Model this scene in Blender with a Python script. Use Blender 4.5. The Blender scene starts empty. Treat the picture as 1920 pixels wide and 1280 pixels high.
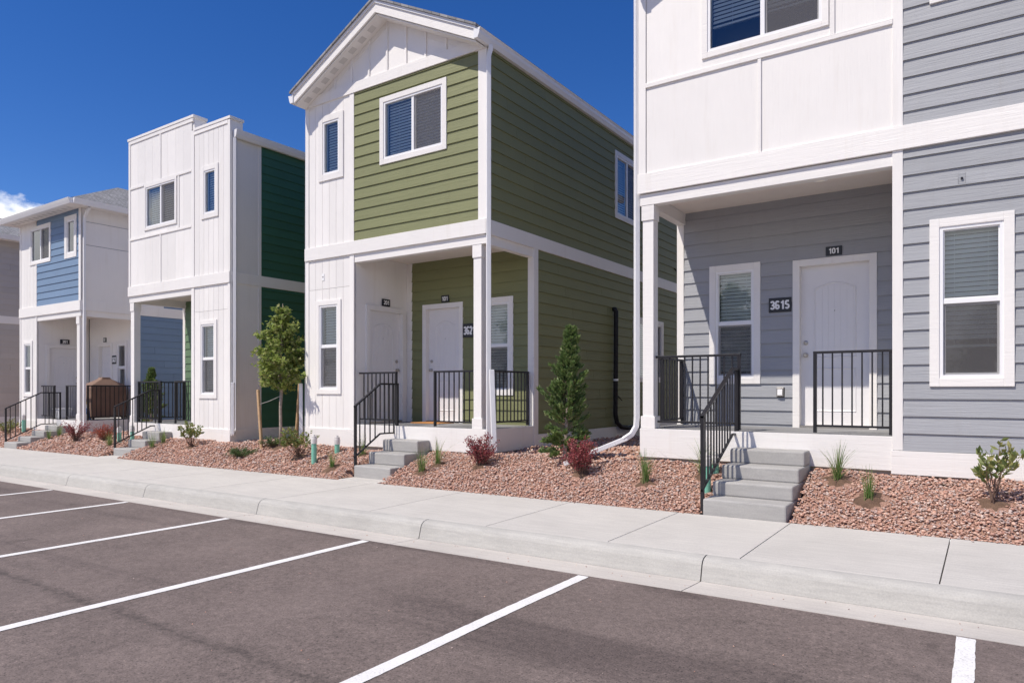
import bpy, math, random
import numpy as np
from mathutils import Vector, Matrix
random.seed(7); rng = np.random.default_rng(11)
SC = bpy.context.scene; COL = SC.collection
E = 1.45                                   # eye height above the parking lot

# ---------------------------------------------------------------- camera, sky, sun, exposure
cam = bpy.data.objects.new('camera', bpy.data.cameras.new('camera')); COL.objects.link(cam)
cam.data.sensor_width = 36; cam.data.lens = 1310/1920*36; cam.data.shift_y = 92/1920
cam.data.clip_end = 20000; cam.data.clip_start = .05
cam.location = (0, 0, E); cam.rotation_euler = (math.radians(90), 0, math.radians(34.25))
SC.camera = cam
SUND = Vector((.518, 1, -1.68)).normalized()
ELEV = math.asin(-SUND.z); AZ = math.atan2(-SUND.x, -SUND.y)
W = bpy.data.worlds.new('World'); SC.world = W; W.use_nodes = True
def build_world():
    nt = W.node_tree; n = nt.nodes; l = nt.links; n.clear()
    out = n.new('ShaderNodeOutputWorld'); bg = n.new('ShaderNodeBackground'); l.new(bg.outputs[0], out.inputs[0])
    sky = n.new('ShaderNodeTexSky'); sky.sky_type = 'NISHITA'; sky.sun_disc = False
    sky.sun_elevation = ELEV; sky.sun_rotation = AZ; sky.altitude = 1900; sky.air_density = 1.0; sky.dust_density = .3; sky.ozone_density = 3.0
    bg.inputs[1].default_value = .14
    # low cumulus bank along the horizon, carried on out of view to add fill light (fbm on the view direction)
    tc = n.new('ShaderNodeTexCoord'); sep = n.new('ShaderNodeSeparateXYZ'); l.new(tc.outputs['Generated'], sep.inputs[0])
    hs = n.new('ShaderNodeHueSaturation'); hs.inputs['Saturation'].default_value = 1.32; hs.inputs['Value'].default_value = .70; hs.inputs['Hue'].default_value = .514; l.new(sky.outputs[0], hs.inputs['Color'])
    mp = n.new('ShaderNodeMapping'); mp.inputs['Scale'].default_value = (1, 1, 1.5); mp.inputs['Location'].default_value = (3.1, 1.7, .4); l.new(tc.outputs['Generated'], mp.inputs[0])
    nz = n.new('ShaderNodeTexNoise'); nz.inputs['Scale'].default_value = 5.5; nz.inputs['Detail'].default_value = 9; nz.inputs['Roughness'].default_value = .58
    l.new(mp.outputs[0], nz.inputs['Vector'])
    mr = n.new('ShaderNodeMapRange'); mr.inputs[1].default_value = .0; mr.inputs[2].default_value = .40; mr.inputs[3].default_value = .556; mr.inputs[4].default_value = -.374
    l.new(sep.outputs[2], mr.inputs[0])
    ad = n.new('ShaderNodeMath'); ad.operation = 'ADD'; l.new(nz.outputs[0], ad.inputs[0]); l.new(mr.outputs[0], ad.inputs[1])
    rp = n.new('ShaderNodeMapRange'); rp.inputs[1].default_value = .5; rp.inputs[2].default_value = .57; l.new(ad.outputs[0], rp.inputs[0])
    cr = n.new('ShaderNodeMapRange'); cr.inputs[1].default_value = .55; cr.inputs[2].default_value = .75; cr.inputs[3].default_value = 6.6; cr.inputs[4].default_value = 5.2
    l.new(ad.outputs[0], cr.inputs[0])
    cc = n.new('ShaderNodeCombineColor')
    for i in range(3): l.new(cr.outputs[0], cc.inputs[i])
    mx = n.new('ShaderNodeMix'); mx.data_type = 'RGBA'; l.new(rp.outputs[0], mx.inputs[0]); l.new(hs.outputs[0], mx.inputs[6]); l.new(cc.outputs[0], mx.inputs[7])
    l.new(mx.outputs[2], bg.inputs[0])
build_world()
sun = bpy.data.objects.new('sun', bpy.data.lights.new('sun', 'SUN')); COL.objects.link(sun)
sun.data.energy = 3.6; sun.data.angle = math.radians(.53); sun.data.color = (1, .925, .815)
sun.rotation_euler = SUND.to_track_quat('-Z', 'Y').to_euler(); sun.location = (-8, -8, 20)
SC.view_settings.view_transform = 'Standard'; SC.view_settings.look = 'None'; SC.view_settings.exposure = .44; SC.view_settings.gamma = 1
SC.render.engine = 'CYCLES'

# ---------------------------------------------------------------- materials
def newmat(name):
    m = bpy.data.materials.new(name); m.use_nodes = True
    return m, m.node_tree.nodes, m.node_tree.links, m.node_tree.nodes['Principled BSDF']
def coords(n, l, scale, per_object=True):
    tc = n.new('ShaderNodeTexCoord'); geo = n.new('ShaderNodeNewGeometry')
    mp = n.new('ShaderNodeMapping'); mp.inputs['Scale'].default_value = scale
    if per_object:
        oi = n.new('ShaderNodeObjectInfo'); mu = n.new('ShaderNodeVectorMath'); mu.operation = 'SCALE'; mu.inputs[3].default_value = 37.
        cb = n.new('ShaderNodeCombineXYZ'); l.new(oi.outputs['Random'], cb.inputs[0]); l.new(oi.outputs['Random'], cb.inputs[1]); l.new(oi.outputs['Random'], cb.inputs[2])
        l.new(cb.outputs[0], mu.inputs[0]); ad = n.new('ShaderNodeVectorMath'); l.new(geo.outputs['Position'], ad.inputs[0]); l.new(mu.outputs[0], ad.inputs[1])
        l.new(ad.outputs[0], mp.inputs[0])
    else: l.new(geo.outputs['Position'], mp.inputs[0])
    return mp
def noise(n, l, mp, scale, detail=4, rough=.55, dist=0):
    t = n.new('ShaderNodeTexNoise'); t.inputs['Scale'].default_value = scale; t.inputs['Detail'].default_value = detail
    t.inputs['Roughness'].default_value = rough; t.inputs['Distortion'].default_value = dist; l.new(mp.outputs[0], t.inputs['Vector']); return t
def ramp(n, l, src, stops):
    r = n.new('ShaderNodeValToRGB'); e = r.color_ramp.elements
    while len(e) < len(stops): e.new(.5)
    for k, (p, c) in enumerate(stops): e[k].position = p; e[k].color = (*c, 1)
    l.new(src, r.inputs[0]); return r
def bump(n, l, b, src, strength, dist):
    k = n.new('ShaderNodeBump'); k.inputs['Strength'].default_value = strength; k.inputs['Distance'].default_value = dist
    l.new(src, k.inputs['Height']); l.new(k.outputs[0], b.inputs['Normal']); return k
def sc3(c, k): return tuple(x*k for x in c)
def painted(name, c, grain='h', rough=.55, amt=.5, var=.05):
    """painted fibre-cement board with embossed wood grain"""
    m, n, l, b = newmat(name)
    s = (1.6, 1.6, 34) if grain == 'h' else (34, 34, 1.6)
    mp = coords(n, l, s); t = noise(n, l, mp, 1., 5, .6, 1.2)
    mp2 = coords(n, l, (1, 1, 1)); t2 = noise(n, l, mp2, 1.7, 3)
    mixf = n.new('ShaderNodeMath'); mixf.operation = 'MULTIPLY_ADD'; mixf.inputs[1].default_value = .35; l.new(t.outputs[0], mixf.inputs[0]); l.new(t2.outputs[0], mixf.inputs[2])
    r = ramp(n, l, mixf.outputs[0], [(.35, sc3(c, 1-var)), (.95, sc3(c, 1+var*.8))])
    oi = n.new('ShaderNodeObjectInfo'); tone = ramp(n, l, oi.outputs['Random'], [(0, (.945,)*3), (1, (1.035,)*3)])
    mp3 = coords(n, l, (7, 7, .6), False); st = noise(n, l, mp3, 1, 5, .65); dirt = ramp(n, l, st.outputs[0], [(.28, (.955, .945, .93)), (.44, (1, 1, 1))])
    cur = r.outputs[0]
    for q in (tone, dirt):
        mx = n.new('ShaderNodeMix'); mx.data_type = 'RGBA'; mx.blend_type = 'MULTIPLY'; mx.inputs[0].default_value = 1; l.new(cur, mx.inputs[6]); l.new(q.outputs[0], mx.inputs[7]); cur = mx.outputs[2]
    l.new(cur, b.inputs['Base Color']); b.inputs['Roughness'].default_value = rough
    bump(n, l, b, t.outputs[0], amt, .006)
    return m
def plain(name, c, rough=.5, metal=0, var=.06, nscale=6, bumpamt=0):
    m, n, l, b = newmat(name); mp = coords(n, l, (1, 1, 1)); t = noise(n, l, mp, nscale, 5)
    r = ramp(n, l, t.outputs[0], [(.3, sc3(c, 1-var)), (.75, sc3(c, 1+var))]); l.new(r.outputs[0], b.inputs['Base Color'])
    b.inputs['Roughness'].default_value = rough; b.inputs['Metallic'].default_value = metal
    if bumpamt: bump(n, l, b, t.outputs[0], bumpamt, .01)
    return m
M = {}
M['white'] = painted('white_trim', (.82, .796, .772), 'h', .5, .55, .035)
M['whitev'] = painted('white_board', (.82, .796, .772), 'v', .5, .55, .035)
M['green'] = painted('olive_siding', (.196, .207, .094), 'h', .6, .9)
M['grey'] = painted('grey_siding', (.335, .345, .368), 'h', .6, .9)
M['blue'] = painted('blue_siding', (.165, .25, .375), 'h', .6, .4)
M['dkgreen'] = painted('dark_green_siding', (.028, .115, .068), 'h', .6, .5)
M['ltgreen'] = painted('mid_green_siding', (.12, .20, .11), 'h', .6, .5)
M['taupe'] = painted('taupe_siding', (.47, .44, .415), 'h', .6, .4)
M['door'] = plain('door_paint', (.78, .765, .775), .4, 0, .015)
M['vinyl'] = plain('white_vinyl', (.83, .83, .84), .35, 0, .01)
M['alum'] = plain('white_gutter', (.80, .80, .815), .35, 0, .02)
M['soffit'] = plain('porch_ceiling', (.80, .73, .67), .6, 0, .02)
M['vent'] = plain('soffit_vent', (.60, .58, .56), .7)
M['black'] = plain('black_metal', (.022, .021, .025), .38, .3, .2)
M['blackplate'] = plain('black_sign', (.012, .014, .02), .4)
M['signwhite'] = plain('sign_digits', (.82, .82, .82), .5, 0, .01)
M['rubber'] = plain('black_foam', (.012, .012, .013), .7, 0, .3, 20, .3)
M['steel'] = plain('brushed_nickel', (.48, .45, .42), .32, .9)
M['slat'] = plain('blind_slat', (.78, .78, .76), .5, 0, .01)
M['dark'] = plain('dim_room', (.05, .047, .052), .8)  # dimness of the rooms put into a dark base colour
M['roof'] = None
M['teal'] = plain('pipe_green', (.20, .50, .38), .5, 0, .08)
M['pipecap'] = plain('pipe_cap', (.66, .64, .62), .5, 0, .06)
M['stake'] = plain('stake_wood', (.55, .36, .20), .75, 0, .15, 14)
M['bark'] = plain('bark', (.36, .29, .24), .85, 0, .3, 25, .4)
M['twig'] = plain('twig', (.16, .10, .075), .85, 0, .25, 25)
M['cover'] = plain('grill_cover', (.20, .125, .095), .75, 0, .1, 5)
M['tub'] = plain('white_plastic', (.75, .76, .80), .35, 0, .02)
M['bluepl'] = plain('blue_plastic', (.05, .16, .42), .4)
M['yellow'] = plain('brass', (.55, .40, .12), .4)
M['mat'] = plain('orange_mat', (.45, .20, .06), .9, 0, .15, 40, .3)
M['wire'] = plain('tie_wire', (.35, .35, .34), .5)
def lamp_mat(name, s):
    m, n, l, b = newmat(name); b.inputs['Base Color'].default_value = (.85, .82, .75, 1)
    b.inputs['Emission Color'].default_value = (1, .86, .66, 1); b.inputs['Emission Strength'].default_value = s; return m
M['lit'] = lamp_mat('recessed_lamp_lit', 3.); M['unlit'] = lamp_mat('recessed_lamp_dim', .12)
def glass_mat():
    m, n, l, b = newmat('window_glass'); n.remove(b)
    out = n['Material Output']; tr = n.new('ShaderNodeBsdfTransparent'); tr.inputs[0].default_value = (.90, .96, .95, 1)
    gl = n.new('ShaderNodeBsdfGlossy'); gl.inputs['Roughness'].default_value = .015; gl.inputs[0].default_value = (.95, .97, 1, 1)
    fr = n.new('ShaderNodeFresnel'); fr.inputs[0].default_value = 1.52; ma = n.new('ShaderNodeMath'); ma.operation = 'MULTIPLY_ADD'; ma.inputs[1].default_value = 1.5; ma.inputs[2].default_value = .045
    ma.use_clamp = True; l.new(fr.outputs[0], ma.inputs[0]); mx = n.new('ShaderNodeMixShader'); l.new(ma.outputs[0], mx.inputs[0]); l.new(tr.outputs[0], mx.inputs[1]); l.new(gl.outputs[0], mx.inputs[2])
    l.new(mx.outputs[0], out.inputs[0]); return m
M['glass'] = glass_mat()
def screen_mat():
    m, n, l, b = newmat('insect_screen'); b.inputs['Base Color'].default_value = (.13, .125, .13, 1); b.inputs['Roughness'].default_value = .7
    out = n['Material Output']; tr = n.new('ShaderNodeBsdfTransparent'); mx = n.new('ShaderNodeMixShader'); mx.inputs[0].default_value = .5
    l.new(tr.outputs[0], mx.inputs[1]); l.new(b.outputs[0], mx.inputs[2]); l.new(mx.outputs[0], out.inputs[0]); return m
M['screen'] = screen_mat()
def shingle_mat():
    m, n, l, b = newmat('roof_shingles'); mp = coords(n, l, (1, 1, 1), False)
    br = n.new('ShaderNodeTexBrick'); br.inputs['Scale'].default_value = 3.2; br.inputs['Mortar Size'].default_value = .012
    br.inputs['Color1'].default_value = (.27, .27, .28, 1); br.inputs['Color2'].default_value = (.42, .42, .43, 1); br.inputs['Mortar'].default_value = (.05, .05, .05, 1)
    br.inputs['Row Height'].default_value = .16; br.inputs['Brick Width'].default_value = .5; l.new(mp.outputs[0], br.inputs['Vector'])
    t = noise(n, l, mp, 3, 4); mx = n.new('ShaderNodeMix'); mx.data_type = 'RGBA'; mx.blend_type = 'MULTIPLY'; mx.inputs[0].default_value = .5
    l.new(br.outputs[0], mx.inputs[6]); l.new(t.outputs[0], mx.inputs[7]); l.new(mx.outputs[2], b.inputs['Base Color']); b.inputs['Roughness'].default_value = .9
    bump(n, l, b, br.outputs['Fac'], -.5, .02); return m
M['roof'] = shingle_mat()
def asphalt_mat():
    m, n, l, b = newmat('asphalt'); mp = coords(n, l, (1, 1, 1), False)
    big = noise(n, l, mp, 1.1, 8, .68); fine = noise(n, l, mp, 85, 3, .7); mid = noise(n, l, mp, 22, 4, .6)
    # tyre-polished streaks that run with the lane
    mp2 = coords(n, l, (.12, 1.6, 1), False); st = noise(n, l, mp2, 1.0, 4, .55, .4)
    c0 = ramp(n, l, big.outputs[0], [(.25, (.132, .102, .092)), (.6, (.188, .147, .133)), (.85, (.226, .179, .162))])
    c1 = ramp(n, l, fine.outputs[0], [(.32, (.30, .30, .30)), (.46, (.95, .95, .95)), (.62, (1.08, 1.08, 1.08)), (.70, (1.9, 1.85, 1.8)), (.76, (3., 2.9, 2.8))])
    c2 = ramp(n, l, st.outputs[0], [(.30, (.66, .65, .66)), (.44, (1, 1, 1)), (.62, (1, 1, 1)), (.8, (1.12, 1.10, 1.09))])
    c3 = ramp(n, l, mid.outputs[0], [(.3, (.74, .74, .74)), (.7, (1.16, 1.16, 1.16))])
    sx = n.new('ShaderNodeSeparateXYZ'); l.new(mp.outputs[0], sx.inputs[0]); wob = noise(n, l, mp, 1.1, 3)
    sd = n.new('ShaderNodeMath'); sd.operation = 'MULTIPLY_ADD'; sd.inputs[1].default_value = .22; l.new(wob.outputs[0], sd.inputs[0]); l.new(sx.outputs[1], sd.inputs[2])
    ab = n.new('ShaderNodeMath'); ab.operation = 'SUBTRACT'; l.new(sd.outputs[0], ab.inputs[0]); ab.inputs[1].default_value = 2.46
    aa = n.new('ShaderNodeMath'); aa.operation = 'ABSOLUTE'; l.new(ab.outputs[0], aa.inputs[0]); nn = n.new('ShaderNodeMath'); nn.operation = 'MULTIPLY_ADD'; nn.inputs[1].default_value = .10; l.new(mid.outputs[0], nn.inputs[0]); l.new(aa.outputs[0], nn.inputs[2])
    c4 = ramp(n, l, nn.outputs[0], [(.045, (.60, .60, .60)), (.075, (.80, .80, .80)), (.14, (1, 1, 1))])      # paving seam
    oil = noise(n, l, mp, 1.9, 5, .6, .6); c5 = ramp(n, l, oil.outputs[0], [(.27, (.62, .61, .61)), (.36, (.95, .95, .95)), (.42, (1, 1, 1))])
    cur = c0.outputs[0]
    for r in (c1, c2, c3, c4, c5):
        mx = n.new('ShaderNodeMix'); mx.data_type = 'RGBA'; mx.blend_type = 'MULTIPLY'; mx.inputs[0].default_value = 1; l.new(cur, mx.inputs[6]); l.new(r.outputs[0], mx.inputs[7]); cur = mx.outputs[2]
    l.new(cur, b.inputs['Base Color']); b.inputs['Roughness'].default_value = .85
    ad = n.new('ShaderNodeMath'); ad.operation = 'MULTIPLY_ADD'; ad.inputs[1].default_value = .5; l.new(mid.outputs[0], ad.inputs[0]); l.new(fine.outputs[0], ad.inputs[2])
    bump(n, l, b, ad.outputs[0], .55, .008); return m
M['asphalt'] = asphalt_mat()
def concrete_mat(name, c, streak=(1, 1, 1), var=.09, bump_amt=.15):
    m, n, l, b = newmat(name); mp = coords(n, l, (1, 1, 1)); a = noise(n, l, mp, 1.3, 6, .6); f = noise(n, l, mp, 90, 3, .6)
    mp2 = coords(n, l, streak); s = noise(n, l, mp2, 6, 4, .5)
    c0 = ramp(n, l, a.outputs[0], [(.28, sc3(c, 1-var)), (.55, c), (.8, sc3(c, 1+var*.7))])
    c1 = ramp(n, l, f.outputs[0], [(.3, (.9, .9, .9)), (.7, (1.06, 1.06, 1.06))]); c2 = ramp(n, l, s.outputs[0], [(.3, (.92, .92, .925)), (.7, (1.05, 1.05, 1.045))])
    cur = c0.outputs[0]
    for r in (c1, c2):
        mx = n.new('ShaderNodeMix'); mx.data_type = 'RGBA'; mx.blend_type = 'MULTIPLY'; mx.inputs[0].default_value = 1; l.new(cur, mx.inputs[6]); l.new(r.outputs[0], mx.inputs[7]); cur = mx.outputs[2]
    l.new(cur, b.inputs['Base Color']); b.inputs['Roughness'].default_value = .85; bump(n, l, b, f.outputs[0], bump_amt, .004); return m
M['walk'] = concrete_mat('sidewalk_concrete', (.53, .508, .475), (.5, 6, 1))
M['kerb'] = concrete_mat('kerb_concrete', (.445, .432, .405), (1, 1, 9), .12, .4)
M['pan'] = concrete_mat('gutter_concrete', (.545, .51, .47), (.4, 5, 1), .13, .25)
M['step'] = concrete_mat('step_concrete', (.385, .375, .362), (1, 1, 8), .10, .2)
M['found'] = concrete_mat('foundation_concrete', (.36, .33, .29))
M['deck'] = painted('deck_board', (.235, .235, .24), 'h', .7, .4, .12)
def soil_mat():
    m, n, l, b = newmat('soil'); mp = coords(n, l, (1, 1, 1), False); a = noise(n, l, mp, 9, 6, .65); f = noise(n, l, mp, 70, 3, .6)
    r = ramp(n, l, a.outputs[0], [(.3, (.10, .058, .038)), (.7, (.19, .115, .075))]); l.new(r.outputs[0], b.inputs['Base Color']); b.inputs['Roughness'].default_value = 1
    bump(n, l, b, f.outputs[0], .9, .02); return m
M['soil'] = soil_mat()
def fines_mat():
    m, n, l, b = newmat('rock_fines'); mp = coords(n, l, (1, 1, 1), False); f = noise(n, l, mp, 60, 4, .7)
    r = ramp(n, l, f.outputs[0], [(.3, (.21, .115, .085)), (.5, (.37, .215, .16)), (.7, (.50, .32, .245))]); l.new(r.outputs[0], b.inputs['Base Color']); b.inputs['Roughness'].default_value = 1
    bump(n, l, b, f.outputs[0], .9, .02); return m
M['fines'] = fines_mat()
def paint_line_mat():
    m, n, l, b = newmat('line_paint'); mp = coords(n, l, (1, 1, 1), False); f = noise(n, l, mp, 80, 4, .75); g = noise(n, l, mp, 4, 5, .7)
    ad = n.new('ShaderNodeMath'); ad.operation = 'MULTIPLY_ADD'; ad.inputs[1].default_value = .35; l.new(g.outputs[0], ad.inputs[0]); l.new(f.outputs[0], ad.inputs[2])
    r = ramp(n, l, ad.outputs[0], [(.44, (.24, .22, .215)), (.53, (.60, .59, .58)), (.64, (.74, .73, .72)), (.9, (.80, .79, .78))]); l.new(r.outputs[0], b.inputs['Base Color']); b.inputs['Roughness'].default_value = .7
    bump(n, l, b, f.outputs[0], .5, .005); return m
M['line'] = paint_line_mat()
def stone_mat():
    m, n, l, b = newmat('red_gravel'); g = n.new('ShaderNodeNewGeometry')
    r = ramp(n, l, g.outputs['Random Per Island'], [(0, (.48, .265, .195)), (.16, (.62, .37, .28)), (.34, (.42, .225, .17)), (.5, (.68, .46, .36)), (.64, (.52, .33, .265)), (.76, (.44, .36, .335)), (.86, (.72, .58, .50)), (.94, (.36, .27, .25)), (1, (.56, .40, .33))])
    mp = coords(n, l, (1, 1, 1), False); f = noise(n, l, mp, 110, 3, .6); c1 = ramp(n, l, f.outputs[0], [(.3, (.75, .73, .72)), (.7, (1.12, 1.12, 1.12))])
    mx = n.new('ShaderNodeMix'); mx.data_type = 'RGBA'; mx.blend_type = 'MULTIPLY'; mx.inputs[0].default_value = 1; l.new(r.outputs[0], mx.inputs[6]); l.new(c1.outputs[0], mx.inputs[7])
    l.new(mx.outputs[2], b.inputs['Base Color']); b.inputs['Roughness'].default_value = .85; return m
M['stone'] = stone_mat()
def leaf_mat(name, cols, trans=.35, rough=.5):
    m, n, l, b = newmat(name); g = n.new('ShaderNodeNewGeometry')
    r = ramp(n, l, g.outputs['Random Per Island'], [(i/(len(cols)-1), c) for i, c in enumerate(cols)])
    l.new(r.outputs[0], b.inputs['Base Color']); b.inputs['Roughness'].default_value = rough
    tl = n.new('ShaderNodeBsdfTranslucent'); l.new(r.outputs[0], tl.inputs[0]); mx = n.new('ShaderNodeMixShader'); mx.inputs[0].default_value = trans
    l.new(b.outputs[0], mx.inputs[1]); l.new(tl.outputs[0], mx.inputs[2]); l.new(mx.outputs[0], n['Material Output'].inputs[0]); return m
M['maple'] = leaf_mat('maple_leaf', [(.16, .24, .05), (.26, .34, .08), (.36, .42, .11), (.20, .28, .06), (.44, .43, .18), (.23, .31, .07)], .48)
M['needle'] = leaf_mat('conifer_spray', [(.08, .15, .04), (.14, .22, .065), (.22, .30, .10), (.10, .17, .045), (.30, .33, .15)], .3)
M['barberry'] = leaf_mat('barberry_leaf', [(.26, .045, .06), (.36, .075, .085), (.17, .03, .045), (.46, .14, .13), (.30, .055, .07)], .3)
M['redgrass'] = leaf_mat('red_twig', [(.42, .07, .035), (.30, .05, .03), (.5, .13, .06)], .25)
M['grassm'] = leaf_mat('grass_blade', [(.10, .20, .045), (.15, .27, .065), (.20, .29, .09), (.36, .34, .17)], .4)
M['shrub'] = leaf_mat('shrub_leaf', [(.12, .18, .05), (.19, .25, .08), (.27, .30, .11), (.38, .33, .12), (.14, .20, .06)], .4)
M['juniper'] = leaf_mat('juniper', [(.05, .11, .035), (.09, .16, .05), (.13, .20, .065)], .25)

# ---------------------------------------------------------------- mesh helpers
WL = {}                                     # object -> world location
class MB:
    def __init__(s): s.v = []; s.f = []
    def hexa(s, p):                          # 8 points: bottom 4 ccw, top 4 ccw
        k = len(s.v); s.v += [tuple(q) for q in p]
        s.f += [(k+3, k+2, k+1, k), (k+4, k+5, k+6, k+7), (k, k+1, k+5, k+4), (k+1, k+2, k+6, k+5), (k+2, k+3, k+7, k+6), (k+3, k, k+4, k+7)]
    def box(s, x0, x1, y0, y1, z0, z1):
        s.hexa([(x0, y0, z0), (x1, y0, z0), (x1, y1, z0), (x0, y1, z0), (x0, y0, z1), (x1, y0, z1), (x1, y1, z1), (x0, y1, z1)])
    def quad(s, *p): k = len(s.v); s.v += [tuple(q) for q in p]; s.f.append(tuple(range(k, k+len(p))))
    def extr(s, poly, vec):                  # polygon (3d pts) extruded along vec
        k = len(s.v); n = len(poly); vec = Vector(vec); s.v += [tuple(p) for p in poly] + [tuple(Vector(p)+vec) for p in poly]
        s.f += [tuple(range(k+n-1, k-1, -1)), tuple(range(k+n, k+2*n))] + [(k+i, k+(i+1) % n, k+n+(i+1) % n, k+n+i) for i in range(n)]
    def tube(s, path, r, n=8, cap=True, sq=None):
        path = [Vector(p) for p in path]; rs = r if isinstance(r, (list, tuple)) else [r]*len(path); k0 = len(s.v); ref = None
        for i, p in enumerate(path):
            d = (path[min(i+1, len(path)-1)]-path[max(i-1, 0)]).normalized()
            if ref is None: ref = d.orthogonal().normalized() if abs(d.z) > .99 else d.cross(Vector((0, 0, 1))).normalized()
            a = (ref-d*ref.dot(d)).normalized(); ref = a; b = d.cross(a)
            for j in range(n):
                t = 2*math.pi*(j+.5)/n; q = p+(a*math.cos(t)*(sq[0] if sq else 1)+b*math.sin(t)*(sq[1] if sq else 1))*rs[i]; s.v.append(tuple(q))
        for i in range(len(path)-1):
            for j in range(n):
                a = k0+i*n+j; b = k0+i*n+(j+1) % n; s.f.append((a, b, b+n, a+n))
        if cap: s.f.append(tuple(range(k0+n-1, k0-1, -1))); e = k0+(len(path)-1)*n; s.f.append(tuple(range(e, e+n)))
    def lathe(s, c, prof, n=16):             # prof [(r,z)]
        k = len(s.v)
        for r, z in prof:
            for j in range(n): t = 2*math.pi*j/n; s.v.append((c[0]+r*math.cos(t), c[1]+r*math.sin(t), c[2]+z))
        for i in range(len(prof)-1):
            for j in range(n): a = k+i*n+j; b = k+i*n+(j+1) % n; s.f.append((a, b, b+n, a+n))
        s.f.append(tuple(range(k+n-1, k-1, -1))); e = k+(len(prof)-1)*n; s.f.append(tuple(range(e, e+n)))
    def build(s, name, mat, parent=None, smooth=False, bevel=0):
        v = np.array(s.v, dtype=float); lo = v.min(0); hi = v.max(0); c = Vector(((lo[0]+hi[0])/2, (lo[1]+hi[1])/2, lo[2] if parent is None else (lo[2]+hi[2])/2))
        me = bpy.data.meshes.new(name); me.from_pydata([tuple(Vector(p)-c) for p in s.v], [], s.f); me.materials.append(mat)
        if smooth: me.polygons.foreach_set('use_smooth', [True]*len(me.polygons))
        me.update()
        return link(name, me, c, parent, bevel)
def link(name, me, c, parent=None, bevel=0):
    o = bpy.data.objects.new(name, me); COL.objects.link(o)
    if parent is not None: o.parent = parent; o.location = c-WL[parent]
    else: o.location = c
    WL[o] = Vector(c)
    if bevel:
        b = o.modifiers.new('bevel', 'BEVEL'); b.width = bevel; b.segments = 2; b.limit_method = 'ANGLE'
    return o
CACHE = {}
def bx(name, x0, x1, y0, y1, z0, z1, mat, parent, bevel=0):
    """one box object; equal boxes share mesh data"""
    c = Vector(((x0+x1)/2, (y0+y1)/2, (z0+z1)/2)); k = (name, round(x1-x0, 4), round(y1-y0, 4), round(z1-z0, 4), mat.name)
    if k not in CACHE:
        m = MB(); m.box(-(x1-x0)/2, (x1-x0)/2, -(y1-y0)/2, (y1-y0)/2, -(z1-z0)/2, (z1-z0)/2)
        me = bpy.data.meshes.new(name); me.from_pydata(m.v, [], m.f); me.materials.append(mat); me.update(); CACHE[k] = me
    return link(name, CACHE[k], c, parent, bevel)
def empty(name, loc):
    o = bpy.data.objects.new(name, None); COL.objects.link(o); o.location = loc; o.empty_display_size = .2; WL[o] = Vector(loc); return o
def tag(o, label, cat, group=None):
    o['label'] = label; o['category'] = cat
    if group: o['group'] = group
    return o
def struct(o): o['kind'] = 'structure'; return o

# ---------------------------------------------------------------- ground levels (eye-relative heights are lifted by E)
def zs(X): return E-1.28+.006*(X+2)                       # sidewalk, back edge
def zb(X): return E+float(np.interp(X, [-26, -20, -14, -8, -1.5, 3], [-1.09, -1.06, -1.03, -.97, -.88, -.86]))
def bed(X, Y):
    k = min(max((Y-7.12)/1.1, 0), 1); k = k*(1.25-.25*k); return zs(X)+(zb(X)-zs(X))*k
def za(X): return E-1.45+.006*(X+2)                       # asphalt at gutter lip

# asphalt: one sheet to the horizon
def ground():
    m = MB(); xs = [-4000, -300, -60, -26, -14, -6, 2, 8, 60, 300, 4000]; ys = [-4000, -300, -40, -8, 0, 4.87]
    for i in range(len(xs)-1):
        for j in range(len(ys)-1):
            P = []
            for (x, y) in ((xs[i], ys[j]), (xs[i+1], ys[j]), (xs[i+1], ys[j+1]), (xs[i], ys[j+1])):
                P.append((x, y, za(max(-30, min(12, x)))))
            m.quad(*P)
    o = struct(m.build('parking_lot', M['asphalt'])); 
    for i, x in enumerate((-.105, -2.62, -5.02, -7.28, -9.55, -11.75, -13.95, -16.15, 2.3)):
        q = MB(); n = 150; w = .047; jl = [random.gauss(0, .0012) for _ in range(n+1)]; jr = [random.gauss(0, .0012) for _ in range(n+1)]; sw = [.004*math.sin(k*.09+i*2) for k in range(n+1)]
        for k in range(n):
            y0 = 4.84-5.4*k/n; y1 = 4.84-5.4*(k+1)/n
            q.quad((x-w+jl[k+1]+sw[k+1], y1, za(x)+.004), (x+w+jr[k+1]+sw[k+1], y1, za(x)+.004), (x+w+jr[k]+sw[k], y0, za(x)+.004), (x-w+jl[k]+sw[k], y0, za(x)+.004))
        q.build('parking_line', M['line'], o)
    # earth under and behind the houses
    m = MB(); xs = [-4000, -300, -60, -28, -20, -14, -8, -1.5, 6, 60, 300, 4000]; ys = [8.1, 8.6, 30, 300, 4000]
    for i in range(len(xs)-1):
        for j in range(len(ys)-1):
            m.quad(*[(x, y, zb(max(-26, min(3, x)))-.05) for (x, y) in ((xs[i], ys[j]), (xs[i+1], ys[j]), (xs[i+1], ys[j+1]), (xs[i], ys[j+1]))])
    struct(m.build('ground', M['soil']))
ground()
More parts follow.
